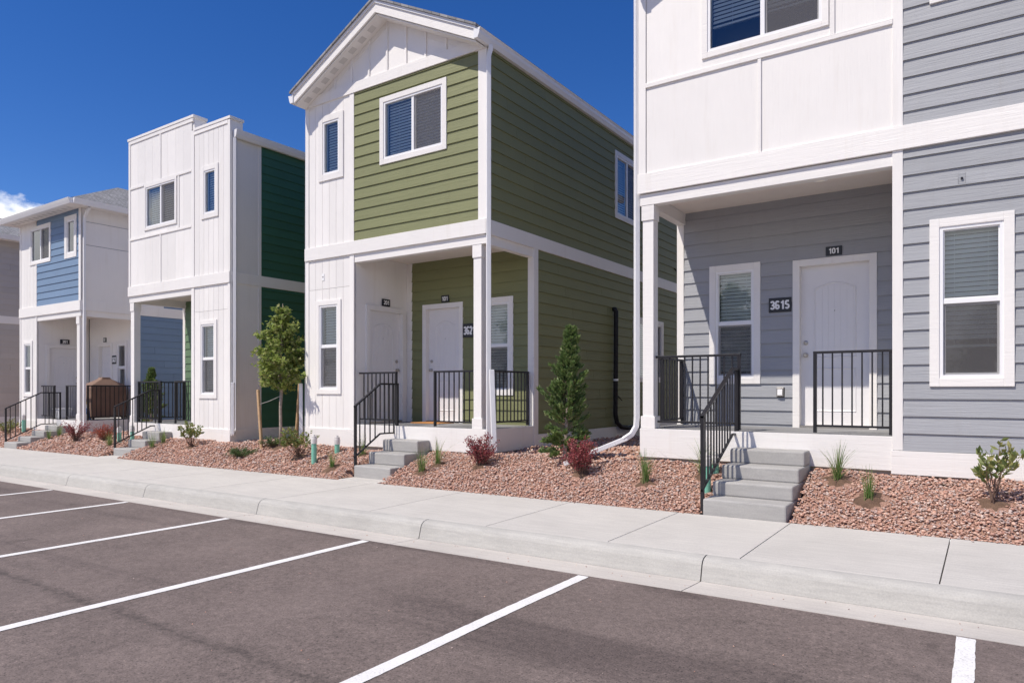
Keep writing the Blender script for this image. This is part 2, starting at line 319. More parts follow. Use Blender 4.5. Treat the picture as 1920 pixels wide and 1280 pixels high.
# gutter pan, kerb and sidewalk: strips cut at their joints, each piece its own slab
def strip(name, parent, prof, cuts, mat, gap=.006, bevel=0):
    """prof: [(y, dz)] outline (closed) in the YZ plane relative to za(x); swept along x between cuts"""
    for a, b in zip(cuts[:-1], cuts[1:]):
        m = MB(); ps = [[(x, y, za(x)+z) for (y, z) in prof] for x in (a+gap, b-gap)]; k = len(prof)
        m.v = ps[0]+ps[1]; m.f = [tuple(range(k-1, -1, -1)), tuple(range(k, 2*k))]+[(i, (i+1) % k, k+(i+1) % k, k+i) for i in range(k)]
        m.build(name, mat, parent, bevel=bevel)
def kerbside():
    cut_k = [-40, -33, -27, -24, -21, -18, -15, -12.3, -9.95, -7.35, -4.72, -1.83, 1.1, 4, 10]
    cut_s = [-40, -34, -28, -25, -23.4, -21.8, -20.2, -18.6, -17, -15.4, -13.8, -12.1, -10.5, -8.8, -7.2, -5.58, -4.0, -2.70, -1.575, -.265, 1.3, 2.8, 4.4, 10]
    root = empty('kerb', (-5, 5.2, za(-5))); struct(root)
    strip('gutter_slab', root, [(4.866, -.12), (4.866, .003), (5.05, -.008), (5.268, -.020), (5.268, -.12)], cut_k, M['pan'], .004)
    strip('kerb_stone', root, [(5.270, -.12), (5.270, -.016), (5.288, .045), (5.303, .098), (5.318, .124), (5.345, .144), (5.385, .154), (5.43, .1565), (5.43, -.12)], cut_k, M['kerb'], .005)
    root = empty('sidewalk', (-5, 6.2, zs(-5))); struct(root)
    strip('paving_slab', root, [(5.432, -.05), (5.432, .1555), (5.440, .158), (7.09, .1695), (7.11, .160), (7.11, -.05)], cut_s, M['walk'], .0045)
kerbside()

# ---------------------------------------------------------------- gravel bed
PITS = []                                  # dirt patches (x, y, r) without stones
FOOT = [(-3.67, .4), (-10.11, -6.11), (-16.25, -12.4), (-22.05, -18.57)]
STEPS = [(-2.46, -1.6, 7.08), (-7.97, -7.15, 7.08), (-15.18, -14.42, 7.08), (-19.88, -19.12, 7.08)]
def in_house(x, y):
    if y < 8.33: return False
    for a, b in FOOT+[(-30, -24.9)]:
        if a-.02 < x < b+.02: return True
    return False
def in_steps(x, y, m=.0): return any(a-m < x < b+m and y > f-m for a, b, f in STEPS)
def bumpz(x, y): return .014*math.sin(x*3.1+1.3*math.sin(y*2.7))+.012*math.sin(y*5.3+x*1.7)+.008*math.sin(x*9.1-y*6)
def soil_mesh():
    m = MB(); xs = np.arange(-30, 3.01, .12); ys = np.concatenate([np.arange(7.105, 8.41, .1), np.arange(8.6, 17, .6)])
    ny = len(ys)
    for x in xs:
        for y in ys:
            k = min(1, max(0, (y-7.1)/.2)); z = bed(x, y)+bumpz(x, y)*k-.012
            for (px, py, r) in PITS:
                d = math.hypot(x-px, y-py)
                if d < r*1.3: z += .03*max(0, 1-(d/(r*1.2))**2)-.005
            if in_steps(x, y, .03) and y < 8.4: z = min(z, zs(x)-.05)
            m.v.append((x, y, z))
    for i in range(len(xs)-1):
        for j in range(ny-1): a = i*ny+j; m.f.append((a, a+ny, a+ny+1, a+1))
    o = struct(m.build('planting_bed', M['fines'], smooth=True))
    for (px, py, r) in PITS:                    # loose soil mounded round each plant
        if r < .1: continue
        m = MB(); N = 18; m.v.append((px, py, bed(px, py)+.034)); rad = [r*rv(.6, 1.05) for _ in range(N)]
        for q in (.55, 1.):
            for k in range(N): a = 2*math.pi*k/N; X, Y = px+rad[k]*q*math.cos(a), max(7.13, py+rad[k]*q*math.sin(a)); m.v.append((X, Y, bed(X, Y)+bumpz(X, Y)+(.022+rv(-.006, .006) if q < 1 else -.012)))
        for k in range(N): k2 = (k+1) % N; m.f += [(0, 1+k, 1+k2), (1+k, 1+N+k, 1+N+k2, 1+k2)]
        m.build('soil_patch', M['soil'], o, smooth=True)
def gravel():
    t = (1+5**.5)/2
    base = np.array([(-1, t, 0), (1, t, 0), (-1, -t, 0), (1, -t, 0), (0, -1, t), (0, 1, t), (0, -1, -t), (0, 1, -t), (t, 0, -1), (t, 0, 1), (-t, 0, -1), (-t, 0, 1)]); base /= np.linalg.norm(base[0])
    fac = np.array([(0, 11, 5), (0, 5, 1), (0, 1, 7), (0, 7, 10), (0, 10, 11), (1, 5, 9), (5, 11, 4), (11, 10, 2), (10, 7, 6), (7, 1, 8), (3, 9, 4), (3, 4, 2), (3, 2, 6), (3, 6, 8), (3, 8, 9), (4, 9, 5), (2, 4, 11), (6, 2, 10), (8, 6, 7), (9, 8, 1)])
    shapes = [base*rng.uniform(.68, 1.22, (12, 1))*np.array([1, rng.uniform(.65, .9), rng.uniform(.5, .75)]) for _ in range(10)]
    pts = []
    def scatter(x0, x1, y0, y1, dens, sm):
        n = int((x1-x0)*(y1-y0)*dens)
        for x, y in zip(rng.uniform(x0, x1, n), rng.uniform(y0, y1, n)):
            if in_house(x, y) or in_steps(x, y, .01): continue
            if any(math.hypot(x-px, (y-py)) < r*(.72+.3*math.sin(7*math.atan2(y-py, x-px)+px)*.4+rng.uniform(0, .35)) for px, py, r in PITS): continue
            s = sm*(rng.uniform(.5, 1.2) if rng.uniform() < .88 else rng.uniform(1.2, 1.75)); k = min(1, max(0, (y-7.1)/.2))
            pts.append((x, y, bed(x, y)+bumpz(x, y)*k+s*rng.uniform(-.1, .75), s))
    scatter(-4.2, 1.4, 7.10, 8.34, 2700, .0158); scatter(-9, -4.2, 7.10, 8.34, 2200, .0168); scatter(-16, -9, 7.1, 8.34, 1300, .021); scatter(-24.6, -16, 7.1, 8.34, 800, .026)
    scatter(-6.1, -3.68, 8.34, 13.5, 750, .026); scatter(-12.4, -10.12, 8.34, 12.5, 600, .028); scatter(-18.5, -16.3, 8.34, 12, 420, .032); scatter(-24.8, -22.1, 8.34, 11, 300, .034)
    # strays that rolled onto the sidewalk edge
    for _ in range(170):
        x = rng.uniform(-12, 1.2); y = 7.1-abs(rng.normal(0, .03)); s = rng.uniform(.008, .02)
        if not in_steps(x, y+.25, .05): pts.append((x, y, zs(x)-.002+s*.5, s))
    for _ in range(150):                        # grit on the gutter and the asphalt
        x = rng.uniform(-9, 1.2); y = rng.uniform(4.9, 5.19) if rng.uniform() < .45 else rng.uniform(1.6, 4.8); s = rng.uniform(.003, .008); pts.append((x, y, za(x)+(s*.4 if y < 4.87 else s*.3-.012*(y-4.87)/.33), s))
    P = np.array(pts); N = len(P); V = np.zeros((N, 12, 3)); which = rng.integers(0, 10, N)
    q = rng.normal(size=(N, 4)); q /= np.linalg.norm(q, axis=1)[:, None]; w, x, y, z = q.T
    R = np.stack([1-2*(y*y+z*z), 2*(x*y-z*w), 2*(x*z+y*w), 2*(x*y+z*w), 1-2*(x*x+z*z), 2*(y*z-x*w), 2*(x*z-y*w), 2*(y*z+x*w), 1-2*(x*x+y*y)], 1).reshape(N, 3, 3)
    B = np.stack(shapes)[which]; V = np.einsum('nij,nkj->nki', R, B)*P[:, 3][:, None, None]; V[:, :, 2] *= .66; V += P[:, None, :3]
    c = np.array([-8, 7.6, E-1.1]); V = (V-c).reshape(-1, 3); F = (fac[None]+(np.arange(N)*12)[:, None, None]).reshape(-1, 3)
    me = bpy.data.meshes.new('gravel'); me.vertices.add(len(V)); me.vertices.foreach_set('co', V.ravel()); me.loops.add(F.size); me.loops.foreach_set('vertex_index', F.ravel().astype(np.int32))
    me.polygons.add(len(F)); me.polygons.foreach_set('loop_start', np.arange(0, F.size, 3, dtype=np.int32)); me.polygons.foreach_set('loop_total', np.full(len(F), 3, dtype=np.int32)); me.update(); me.validate()
    me.materials.append(M['stone']); o = link('gravel', me, Vector(c)); o['kind'] = 'stuff'; tag(o, 'reddish crushed rock covering the planting beds before the houses', 'gravel')

# ---------------------------------------------------------------- wall pieces
class Fr:                                   # a wall plane: along a, outwards, up
    def __init__(s, kind, w): s.k = kind; s.w = w
    def p(s, a, o, z):
        return (a, s.w-o, z) if s.k == 'f' else (s.w+o, a, z) if s.k == 'r' else (s.w-o, a, z)
def cut(rects, holes):
    for (ha, hb, hc, hd) in holes:
        out = []
        for (a, b, c, d) in rects:
            if ha >= b or hb <= a or hc >= d or hd <= c: out.append((a, b, c, d)); continue
            if c < hc: out.append((a, b, c, hc))
            if hd < d: out.append((a, b, hd, d))
            c2 = max(c, hc); d2 = min(d, hd)
            if a < ha: out.append((a, ha, c2, d2))
            if hb < b: out.append((hb, b, c2, d2))
        rects = out
    return [r for r in rects if r[1]-r[0] > .004 and r[3]-r[2] > .004]
def hexw(m, fr, a0, a1, z0, z1, ob, ot, back):
    P = fr.p
    m.hexa([P(a0, ob, z0), P(a1, ob, z0), P(a1, back, z0), P(a0, back, z0), P(a0, ot, z1), P(a1, ot, z1), P(a1, back, z1), P(a0, back, z1)])
def planks(h, fr, a0, a1, z0, z1, mat, holes=(), pitch=.178, zref=None, name='plank'):
    zr = z0 if zref is None else zref; k = math.floor((z0-zr)/pitch)
    while zr+k*pitch < z1-.005:
        r0 = max(z0, zr+k*pitch); r1 = min(z1, zr+(k+1)*pitch); k += 1
        if r1-r0 < .01: continue
        top = zr+k*pitch
        runs = [(a0, a1, r0, r1)]
        if a1-a0 > 4.2:
            cs = [a0]+[q for q in np.arange(a0+.4+((k*1.37) % 3.0), a1-.4, 3.65)]+[a1]; runs = [(p+(.0015 if p > a0 else 0), q-(.0015 if q < a1 else 0), r0, r1) for p, q in zip(cs[:-1], cs[1:])]
        for (a, b, c, d) in cut(runs, holes):
            m = MB(); f = lambda z: .004+.017*(top-z)/pitch
            hexw(m, fr, a, b, c, min(d, z1)+(.012 if d >= r1-1e-6 and d+.012 < z1 else 0), f(c), .0035 if d >= r1-1e-6 else f(d), -.004); m.build(name, mat, h)
def boards(h, fr, a0, a1, z0, z1, mat, holes=(), pitch=.178, name='board', out=.008, gap=.0035):
    n = max(1, round((a1-a0)/pitch)); w = (a1-a0)/n
    for i in range(n):
        for (a, b, c, d) in cut([(a0+i*w+gap, a0+(i+1)*w-gap, z0, z1)], holes): m = MB(); hexw(m, fr, a, b, c, d, out, out, -.004); m.build(name, mat, h)
    for (a, b, c, d) in cut([(a0, a1, z0, z1)], holes): m = MB(); hexw(m, fr, a, b, c, d, 0, 0, -.006); m.build('panel_backing', mat, h)
def panel(h, fr, a0, a1, z0, z1, mat, holes=(), out=.008, name='panel'):
    for (a, b, c, d) in cut([(a0, a1, z0, z1)], holes): m = MB(); hexw(m, fr, a, b, c, d, out, out, -.006); m.build(name, mat, h)
def bar(h, fr, a0, a1, z0, z1, out, mat, name='trim_board', back=-.01, bevel=.003):
    m = MB(); hexw(m, fr, a0, a1, z0, z1, out, out, back); return m.build(name, mat, h, bevel=bevel)
def window(h, fr, a0, a1, z0, z1, kind, cw=.085, blind=1., lower_blind=True, tilt=.35, screen=True):
    """a0..z1 is the outside of the casing. kinds: hung (one above other), slide (side by side), fixed"""
    b0, b1, c0, c1 = a0+cw, a1-cw, z0+cw, z1-cw; fw = .032; P = fr.p
    f = MB()                                 # vinyl frame and sash rails
    def ring(m, p0, p1, q0, q1, w, o, bk):
        hexw(m, fr, p0, p0+w, q0, q1, o, o, bk); hexw(m, fr, p1-w, p1, q0, q1, o, o, bk); hexw(m, fr, p0+w, p1-w, q0, q0+w, o, o, bk); hexw(m, fr, p0+w, p1-w, q1-w, q1, o, o, bk)
    ring(f, b0, b1, c0, c1, fw, .018, -.07)
    g0, g1, e0, e1 = b0+fw, b1-fw, c0+fw, c1-fw; panes = []
    if kind == 'hung':
        zm = (e0+e1)/2+.01; hexw(f, fr, g0, g1, zm-.022, zm+.022, .006, .006, -.05); ring(f, g0, g1, e0, zm-.022, .022, -.018, -.05); ring(f, g0, g1, zm+.022, e1, .012, -.002, -.04)
        panes = [(g0+.012, g1-.012, zm+.022, e1-.012, -.012), (g0+.022, g1-.022, e0+.022, zm-.022, -.034)]; scr = (g0+.004, g1-.004, e0+.004, zm-.024, -.006)
    elif kind == 'slide':
        am = (g0+g1)/2; hexw(f, fr, am-.024, am+.024, e0, e1, .006, .006, -.05); ring(f, am+.024, g1, e0, e1, .02, -.018, -.05)
        panes = [(g0, am-.024, e0, e1, -.012), (am+.044, g1-.02, e0+.02, e1-.02, -.034)]; scr = (am+.026, g1-.004, e0+.004, e1-.004, -.006)
    else: panes = [(g0, g1, e0, e1, -.012)]; scr = None
    w = f.build('window', M['vinyl'], h)
    c = MB(); o = .03
    hexw(c, fr, a0, b0, z0, z1, o, o, -.03); hexw(c, fr, b1, a1, z0, z1, o, o, -.03); hexw(c, fr, b0, b1, c1, z1, o-.001, o-.001, -.03); hexw(c, fr, b0, b1, z0, c0, o-.001, o-.001, -.03)
    c.build('casing', M['white'], w, bevel=.003)
    for (p0, p1, q0, q1, oo) in panes:
        m = MB(); m.quad(P(p0, oo, q0), P(p1, oo, q0), P(p1, oo, q1), P(p0, oo, q1)); m.build('pane', M['glass'], w)
    if scr and screen:
        m = MB(); m.quad(P(scr[0], scr[4], scr[2]), P(scr[1], scr[4], scr[2]), P(scr[1], scr[4], scr[3]), P(scr[0], scr[4], scr[3])); m.build('insect_screen', M['screen'], w)
    # shallow open box for the room behind; its dimness is painted dark
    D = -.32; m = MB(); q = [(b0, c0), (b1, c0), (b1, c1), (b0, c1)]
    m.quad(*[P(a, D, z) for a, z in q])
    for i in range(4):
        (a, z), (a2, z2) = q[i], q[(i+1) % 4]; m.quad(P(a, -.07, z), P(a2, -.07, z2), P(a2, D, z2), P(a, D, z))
    m.build('dark_room_box', M['dark'], w)
    # blind slats share one mesh
    zt = e1-.02; zl = e0+(e1-e0)*(1-blind); n = int((zt-zl)/.048)
    if n > 0:
        sw = .045; dz = math.sin(tilt)*sw/2; do = math.cos(tilt)*sw/2
        me = None
        for i in range(n):
            z = zt-i*.048
            if me is None:
                m = MB(); A0 = P(-(g1-g0)/2+.004, do, dz) if False else None
                pts = [(-(g1-g0)/2+.004, do, -dz), ((g1-g0)/2-.004, do, -dz), ((g1-g0)/2-.004, 0, .003), (-(g1-g0)/2+.004, 0, .003), ((g1-g0)/2-.004, -do, dz), (-(g1-g0)/2+.004, -do, dz)]
                f0 = Fr(fr.k, 0); V = [f0.p(*p) for p in pts]; V2 = [(x, y, zz-.0018) for x, y, zz in V]
                me = bpy.data.meshes.new('slat'); me.from_pydata(V+V2, [], [(0, 1, 2, 3), (3, 2, 4, 5), (9, 8, 7, 6), (11, 10, 8, 9), (0, 6, 7, 1), (5, 4, 10, 11)]); me.materials.append(M['slat']); me.update()
            link('slat', me, Vector(P((g0+g1)/2, -.095, z)), w)
        m = MB(); hexw(m, fr, g0+.006, g1-.006, zl-.012, zl+.012, -.08, -.08, -.11); m.build('blind_rail', M['slat'], w)
        m = MB()
        for q in (.2, .8): a = g0+(g1-g0)*q; hexw(m, fr, a-.0015, a+.0015, zl, zt, -.070, -.070, -.073)
        m.build('blind_cord', M['slat'], w)
    return w
def door(h, fr, a0, a1, z0, z1, hinge='r', cw=.085, rec=.07):
    """a0..z1 outside of casing (z0 = deck). slab recessed in a jamb"""
    b0, b1, zt = a0+cw, a1-cw, z1-cw; P = fr.p
    m = MB(); hexw(m, fr, b0, b1, z0+.02, zt, -rec, -rec, -rec-.04); d = m.build('door', M['door'], h)
    c = MB(); hexw(c, fr, a0, b0, z0, z1, .028, .028, -rec-.04); hexw(c, fr, b1, a1, z0, z1, .028, .028, -rec-.04); hexw(c, fr, b0, b1, zt, z1, .027, .027, -rec-.04)
    c.build('casing', M['white'], d, bevel=.003)
    m = MB(); hexw(m, fr, b0, b1, z0, z0+.03, .02, .02, -rec-.02); m.build('threshold', M['steel'], d)
    # moulded panels: arched upper panel with vertical planks, flat lower panel
    w = b1-b0; H = zt-z0; m = MB(); q0, q1 = b0+w*.19, b1-w*.19
    def mould(pts):
        n = len(pts); ca = sum(p[0] for p in pts)/n; cz = sum(p[1] for p in pts)/n
        for i in range(n):
            a = pts[i]; b = pts[(i+1) % n]
            def ins(p, k): return (p[0]+(k if p[0] < ca else -k), p[1]+(k if p[1] < cz else -k))
            A0, B0, A1, B1 = a, b, ins(a, .011), ins(b, .011); A2, B2 = ins(a, .022), ins(b, .022); o = -rec
            m.quad(P(A0[0], o+.0005, A0[1]), P(B0[0], o+.0005, B0[1]), P(B1[0], o+.008, B1[1]), P(A1[0], o+.008, A1[1]))
            m.quad(P(A1[0], o+.008, A1[1]), P(B1[0], o+.008, B1[1]), P(B2[0], o+.0005, B2[1]), P(A2[0], o+.0005, A2[1]))
    u0, u1 = z0+H*.43, z0+H*.86; arch = []
    for i in range(13): t = i/12; arch.append((q1+(q0-q1)*t, u1+.075*math.sin(math.pi*t)))
    mould([(q0, u0), (q1, u0)]+arch); mould([(q0, z0+H*.10), (q1, z0+H*.10), (q1, z0+H*.37), (q0, z0+H*.37)])
    n = 6
    for i in range(n):
        s0 = q0+.034+(q1-q0-.068)*i/n+.003; s1 = q0+.034+(q1-q0-.068)*(i+1)/n-.003; tt = ((s0+s1)/2-q0)/(q1-q0)
        hexw(m, fr, s0, s1, u0+.034, u1-.03+.07*math.sin(math.pi*tt), -rec+.0035, -rec+.0035, -rec-.002)
    m.build('door_panel', M['door'], d)
    ak = b0+.06 if hinge == 'r' else b1-.06
    m = MB()
    for zz, r in ((z0+.94, .027), (z0+1.10, .024)):
        pr = [(.0, .030), (.004, .030), (.012, .016), (.03, .014), (.036, r), (.055, r), (.062, r*.6)] if zz < z0+1 else [(0, .030), (.010, .029), (.016, .014), (.024, .013)]
        for (o1, r1), (o2, r2) in zip(pr[:-1], pr[1:]):
            for j in range(14):
                t0, t1 = 2*math.pi*j/14, 2*math.pi*(j+1)/14
                m.quad(*[P(ak+r_*math.cos(t), -rec+o_, zz+r_*math.sin(t)) for r_, o_, t in ((r1, o1, t0), (r1, o1, t1), (r2, o2, t1), (r2, o2, t0))])
        o2, r2 = pr[-1]; m.quad(*[P(ak+r2*math.cos(2*math.pi*j/14), -rec+o2, zz+r2*math.sin(2*math.pi*j/14)) for j in range(14)])
    m.build('door_knob', M['steel'], d, smooth=False)
    m = MB(); am = (b0+b1)/2; m.quad(*[P(am+.010*math.cos(2*math.pi*j/10), -rec+.003, z0+1.5+.010*math.sin(2*math.pi*j/10)) for j in range(10)]); m.build('peephole', M['blackplate'], d)
    return d
GLYPH = {}
def _arc(cx, cz, rx, rz, a0, a1, n=12): return [(cx+rx*math.cos(math.radians(a0+(a1-a0)*i/n)), cz+rz*math.sin(math.radians(a0+(a1-a0)*i/n))) for i in range(n+1)]
GLYPH['0'] = [_arc(.27, .72, .18, .19, 0, 180)+_arc(.27, .28, .18, .19, 180, 360)+[(.45, .72)]]
GLYPH['1'] = [[(.36, 0), (.36, 1)], [(.36, .93), (.30, .80), (.12, .76)]]
GLYPH['2'] = [_arc(.27, .70, .18, .21, 165, -15)+[(.36, .42), (.10, .09)], [(.05, .09), (.50, .09)]]
GLYPH['3'] = [_arc(.26, .71, .17, .20, 160, -80)+[(.20, .515)], [(.20, .515)]+_arc(.26, .28, .19, .195, 80, -160)]
GLYPH['5'] = [[(.47, .91), (.12, .91)], [(.14, .93), (.105, .50)], _arc(.27, .31, .185, .22, 130, -155)]
GLYPH['6'] = [_arc(.27, .29, .175, .20, 0, 360), _arc(.27, .71, .175, .20, 25, 180)+[(.095, .29)]]
GLYPH['7'] = [[(.05, .91), (.50, .91)], [(.46, .90), (.30, .45), (.22, 0)]]
def sign(h, fr, a0, a1, z0, z1, text):
    m = MB(); hexw(m, fr, a0, a1, z0, z1, .032, .032, .004); s = m.build('number_plate', M['blackplate'], h, bevel=.006)
    hgt = (z1-z0)*.60; n = len(text); cw = min(hgt*.62, (a1-a0)*.86/n); st = hgt*.105; x = (a0+a1)/2-cw*n/2; zz = z0+(z1-z0)*.20
    for ch in text:
        d = MB()
        for li, line in enumerate(GLYPH[ch]):
            pts = [Vector((x+p*cw/.55, zz+q*hgt)) for p, q in line]; L = []; R_ = []
            for i, p in enumerate(pts):
                t = (pts[min(i+1, len(pts)-1)]-pts[max(i-1, 0)]).normalized(); nn = Vector((-t.y, t.x))*st; L.append(p+nn); R_.append(p-nn)
            for i in range(len(pts)-1): d.quad(*[fr.p(q.x, .0335+.0003*li, q.y) for q in (R_[i], R_[i+1], L[i+1], L[i])])
        d.build('digit', M['signwhite'], s); x += cw
def railing(h, p0, p1, zt, zbm, posts=(True, True), name='railing', step=.098, zdeck=None):
    """straight railing from p0 to p1 (xy); zt/zbm may be (start,end) pairs for a sloping run; posts run to zdeck"""
    p0 = Vector((*p0, 0)); p1 = Vector((*p1, 0)); d = p1-p0; L = d.length; d.normalize(); n = Vector((-d.y, d.x, 0))
    zt = zt if isinstance(zt, tuple) else (zt, zt); zbm = zbm if isinstance(zbm, tuple) else (zbm, zbm); m = MB()
    def beam(z0, z1, w, t):
        a = p0+Vector((0, 0, z0)); b = p1+Vector((0, 0, z1))
        m.hexa([a-n*w-Vector((0, 0, t)), b-n*w-Vector((0, 0, t)), b+n*w-Vector((0, 0, t)), a+n*w-Vector((0, 0, t)), a-n*w, b-n*w, b+n*w, a+n*w])
    beam(zt[0], zt[1], .021, .028); beam(zbm[0], zbm[1], .013, .024)
    zd = zdeck if zdeck is not None else (min(zbm)-.09, min(zbm)-.09)
    for k, (on, q) in enumerate(zip(posts, (p0, p1))):
        if on:
            s = .018; q = q+d*(s if k == 0 else -s); m.box(q.x-s, q.x+s, q.y-s, q.y+s, zd[k] if isinstance(zd, tuple) else zd, zt[k]-.004)
    r = m.build(name, M['black'], h, bevel=.002)
    k = max(1, int(round(L/step))); mats = M['black']
    for i in range(1, k):
        q = p0+d*(L*i/k); f = i/k; a = zbm[0]+(zbm[1]-zbm[0])*f-.005; b = zt[0]+(zt[1]-zt[0])*f-.015; bx('baluster', q.x-.0075, q.x+.0075, q.y-.0075, q.y+.0075, a, b, mats, r)
    return r
def can_light(h, x, y, z, lit):
    m = MB(); m.lathe((x, y, z), [(.085, -.006), (.085, 0), (.065, 0), (.06, -.008)][:2], 20); r = m.build('recessed_light', M['vinyl'], h)
    m = MB(); m.lathe((x, y, z-.010), [(.055, 0), (.06, .006)], 20); m.build('lens', M['lit'] if lit else M['unlit'], r)
def downspout(h, path, name='downspout', sq=(1.25, .85), r=.045):
    m = MB(); m.tube(path, r, 4, True, None); return m.build(name, M['alum'], h, bevel=.006)

F, B, DEP = 8.3, 9.6, 9.5                   # front plane, porch back wall, house depth
ff, fb = Fr('f', F), Fr('f', B)
def shell(h, x0, x1, px0, px1, zdeck, zc, ztop, mat, smat=None):
    """inner core so that nothing shows through: upper storey and the rooms beside/behind the porch"""
    i = .36; bx('upper_wall', x0+i, x1-i, F+i, F+DEP, zc+.16, ztop-.02, mat, h)
    bx('lower_wall', x0+i, x1-i, B+i, F+DEP, zb((x0+x1)/2)-.2, zc+.14, mat, h)
    if px0 > x0+.2: bx('lower_wall', x0+i, px0-i*.6, F+i, B+i-.01, zb(x0)-.2, zc+.14, mat, h)
    if px1 < x1-.2: bx('lower_wall', px1+i*.6, x1-i, F+i, B+i-.01, zb(x1)-.2, zc+.14, mat, h)
    # rear and blind left side; white smat put there to bounce light next door
    bx('rear_wall', x0+.02, x1-.02, F+DEP, F+DEP+.02, zb(x0)-.2, ztop, mat, h); bx('side_wall', x0-.0, x0+.02, B+.1, F+DEP-.002, zb(x0)-.2, ztop, smat or mat, h)
    bx('side_wall', x0-.0, x0+.02, F+.12, B+.098, zc+.1 if px0 < x0+.2 else zb(x0)-.2, ztop, smat or mat, h)
def porch(h, px0, px1, zd, zc, side, steps_x, wallmat, gz):
    """deck, skirt, ceiling, beam and post. side = 'l' or 'r': the open side (with post)"""
    # deck boards
    n = 9; dy = (B-F)/n
    for i in range(n): bx('deck_board', px0+.002, px1-.002, F+.02+i*dy+.003, F+.02+(i+1)*dy-.003, zd-.03, zd, M['deck'], h)
    bx('deck_joist', px0+.02, px1-.02, F+.05, B+.02, zd-.2, zd-.032, M['found'], h)
    bar(h, ff, px0, px1, zd-.36, zd-.002, .012, M['white'], 'skirt_board', -.02)
    bx('foundation', px0+.03, px1-.03, F+.02, B, gz-.25, zd-.36, M['found'], h)
    # ceiling and beams
    bx('porch_ceiling', px0+.01, px1-.01, F+.10, B+.02, zc+.06, zc+.09, M['soffit'], h)
    bar(h, ff, px0, px1, zc-.10, zc+.04, .006, M['white'], 'porch_beam', -.12)
    xs = px1 if side == 'r' else px0; sg = 1 if side == 'r' else -1
    fs = Fr('r' if side == 'r' else 'l', xs)
    bar(h, fs, F+.125, B+.02, zc-.10, zc+.10, -.006, M['white'], 'porch_beam', -.12)
    a, b = (xs-.245, xs-.10) if side == 'r' else (xs+.03, xs+.175)
    bx('post', a, b, F+.012, F+.157, zd, zc-.101, M['white'], h, .003); bx('post_capital', a-.012, b+.012, F-.002, F+.171, zc-.29, zc-.102, M['white'], h, .003)
    bx('post_base', a-.022, b+.022, F-.0, F+.179, zd+.001, zd+.155, M['white'], h, .003)
    if side == 'r': bar(h, fs, F+.02, B, zd-.36, zd-.002, .012, M['white'], 'skirt_board', -.02)
    else: bar(h, fs, F+.02, B, zd-.36, zd-.002, .012, M['white'], 'skirt_board', -.02)

def gable_roof(h, x0, x1, ze, rise, name='roof'):
    """ridge along Y; rake overhang to the street; ze = top of fascia at the eaves"""
    xm = (x0+x1)/2; y0 = F-.29; y1 = F+DEP+.3; s = rise/(xm-x0); m = MB()
    def slab(m, dz0, dz1, ya, yb, ex=0):
        L, R = x0-ex, x1+ex; zl = ze-ex*s
        for (xa, za_, xb, zb_) in ((L, zl, xm, ze+rise), (xm, ze+rise, R, zl)):
            m.hexa([(xa, ya, za_+dz0), (xb, ya, zb_+dz0), (xb, yb, zb_+dz0), (xa, yb, za_+dz0), (xa, ya, za_+dz1), (xb, ya, zb_+dz1), (xb, yb, zb_+dz1), (xa, yb, za_+dz1)])
    slab(m, .052, .085, y0-.05, y1, .06); r = m.build(name, M['roof'], h)
    m = MB(); slab(m, .002, .048, y0-.022, y1, .03); m.build('roof_deck', M['alum'], r)
    m = MB(); slab(m, -.145, 0, y0, y0+.035); m.build('fascia', M['white'], r)
    m = MB(); slab(m, -.175, -.150, y0+.036, F+.02); m.build('soffit', M['white'], r)
    n = 8; vd = MB()
    for sgn in (-1,):
        for i in range(n):
            t0 = .07+.9*i/n; t1 = t0+.058; xa = xm+sgn*(xm-x0)*(1-t0); xb = xm+sgn*(xm-x0)*(1-t1); za_ = ze+rise*t0-.1765; zb_ = ze+rise*t1-.1765
            v = MB(); v.quad((xa, y0+.10, za_), (xb, y0+.10, zb_), (xb, y0+.21, zb_), (xa, y0+.21, za_)); v.build('vent', M['vent'], r)
    for sgn, x in ((-1, x0), (1, x1)):       # gutters along the eaves
        g = MB(); g.extr([(x+sgn*.0, y0-.02, ze-.14), (x+sgn*.07, y0-.02, ze-.14), (x+sgn*.10, y0-.02, ze-.08), (x+sgn*.105, y0-.02, ze-.035), (x+sgn*.125, y0-.02, ze-.005), (x+sgn*.0, y0-.02, ze-.005)], (0, y1-y0, 0)); g.build('gutter', M['alum'], h)
    return r
def gable_wall(h, x0, x1, zbase, ze, rise):
    xm = (x0+x1)/2; s = rise/(xm-x0); top = lambda x: ze-.16+rise-abs(x-xm)*s
    m = MB(); m.extr([(x0+.02, F+.02, zbase), (x1-.02, F+.02, zbase), (x1-.02, F+.02, max(zbase+.01, top(x1))), (xm, F+.02, top(xm)), (x0+.02, F+.02, max(zbase+.01, top(x0)))], (0, -.026, 0)); m.build('gable_panel', M['whitev'], h)
    for i in range(-4, 5):
        x = xm+i*.415
        if top(x)-zbase > .06: bar(h, ff, x-.02, x+.02, zbase+.001, min(top(x-.02), top(x+.02)), .026, M['white'], 'batten')
    for sgn in (-1, 1):                        # rake frieze boards
        xa = x0 if sgn < 0 else x1; m = MB()
        m.hexa([(xa, F-.012, top(xa)-.10), (xm, F-.012, top(xm)-.10), (xm, F+.01, top(xm)-.10), (xa, F+.01, top(xa)-.10), (xa, F-.012, top(xa)), (xm, F-.012, top(xm)), (xm, F+.01, top(xm)), (xa, F+.01, top(xa))]); m.build('rake_board', M['white'], h)

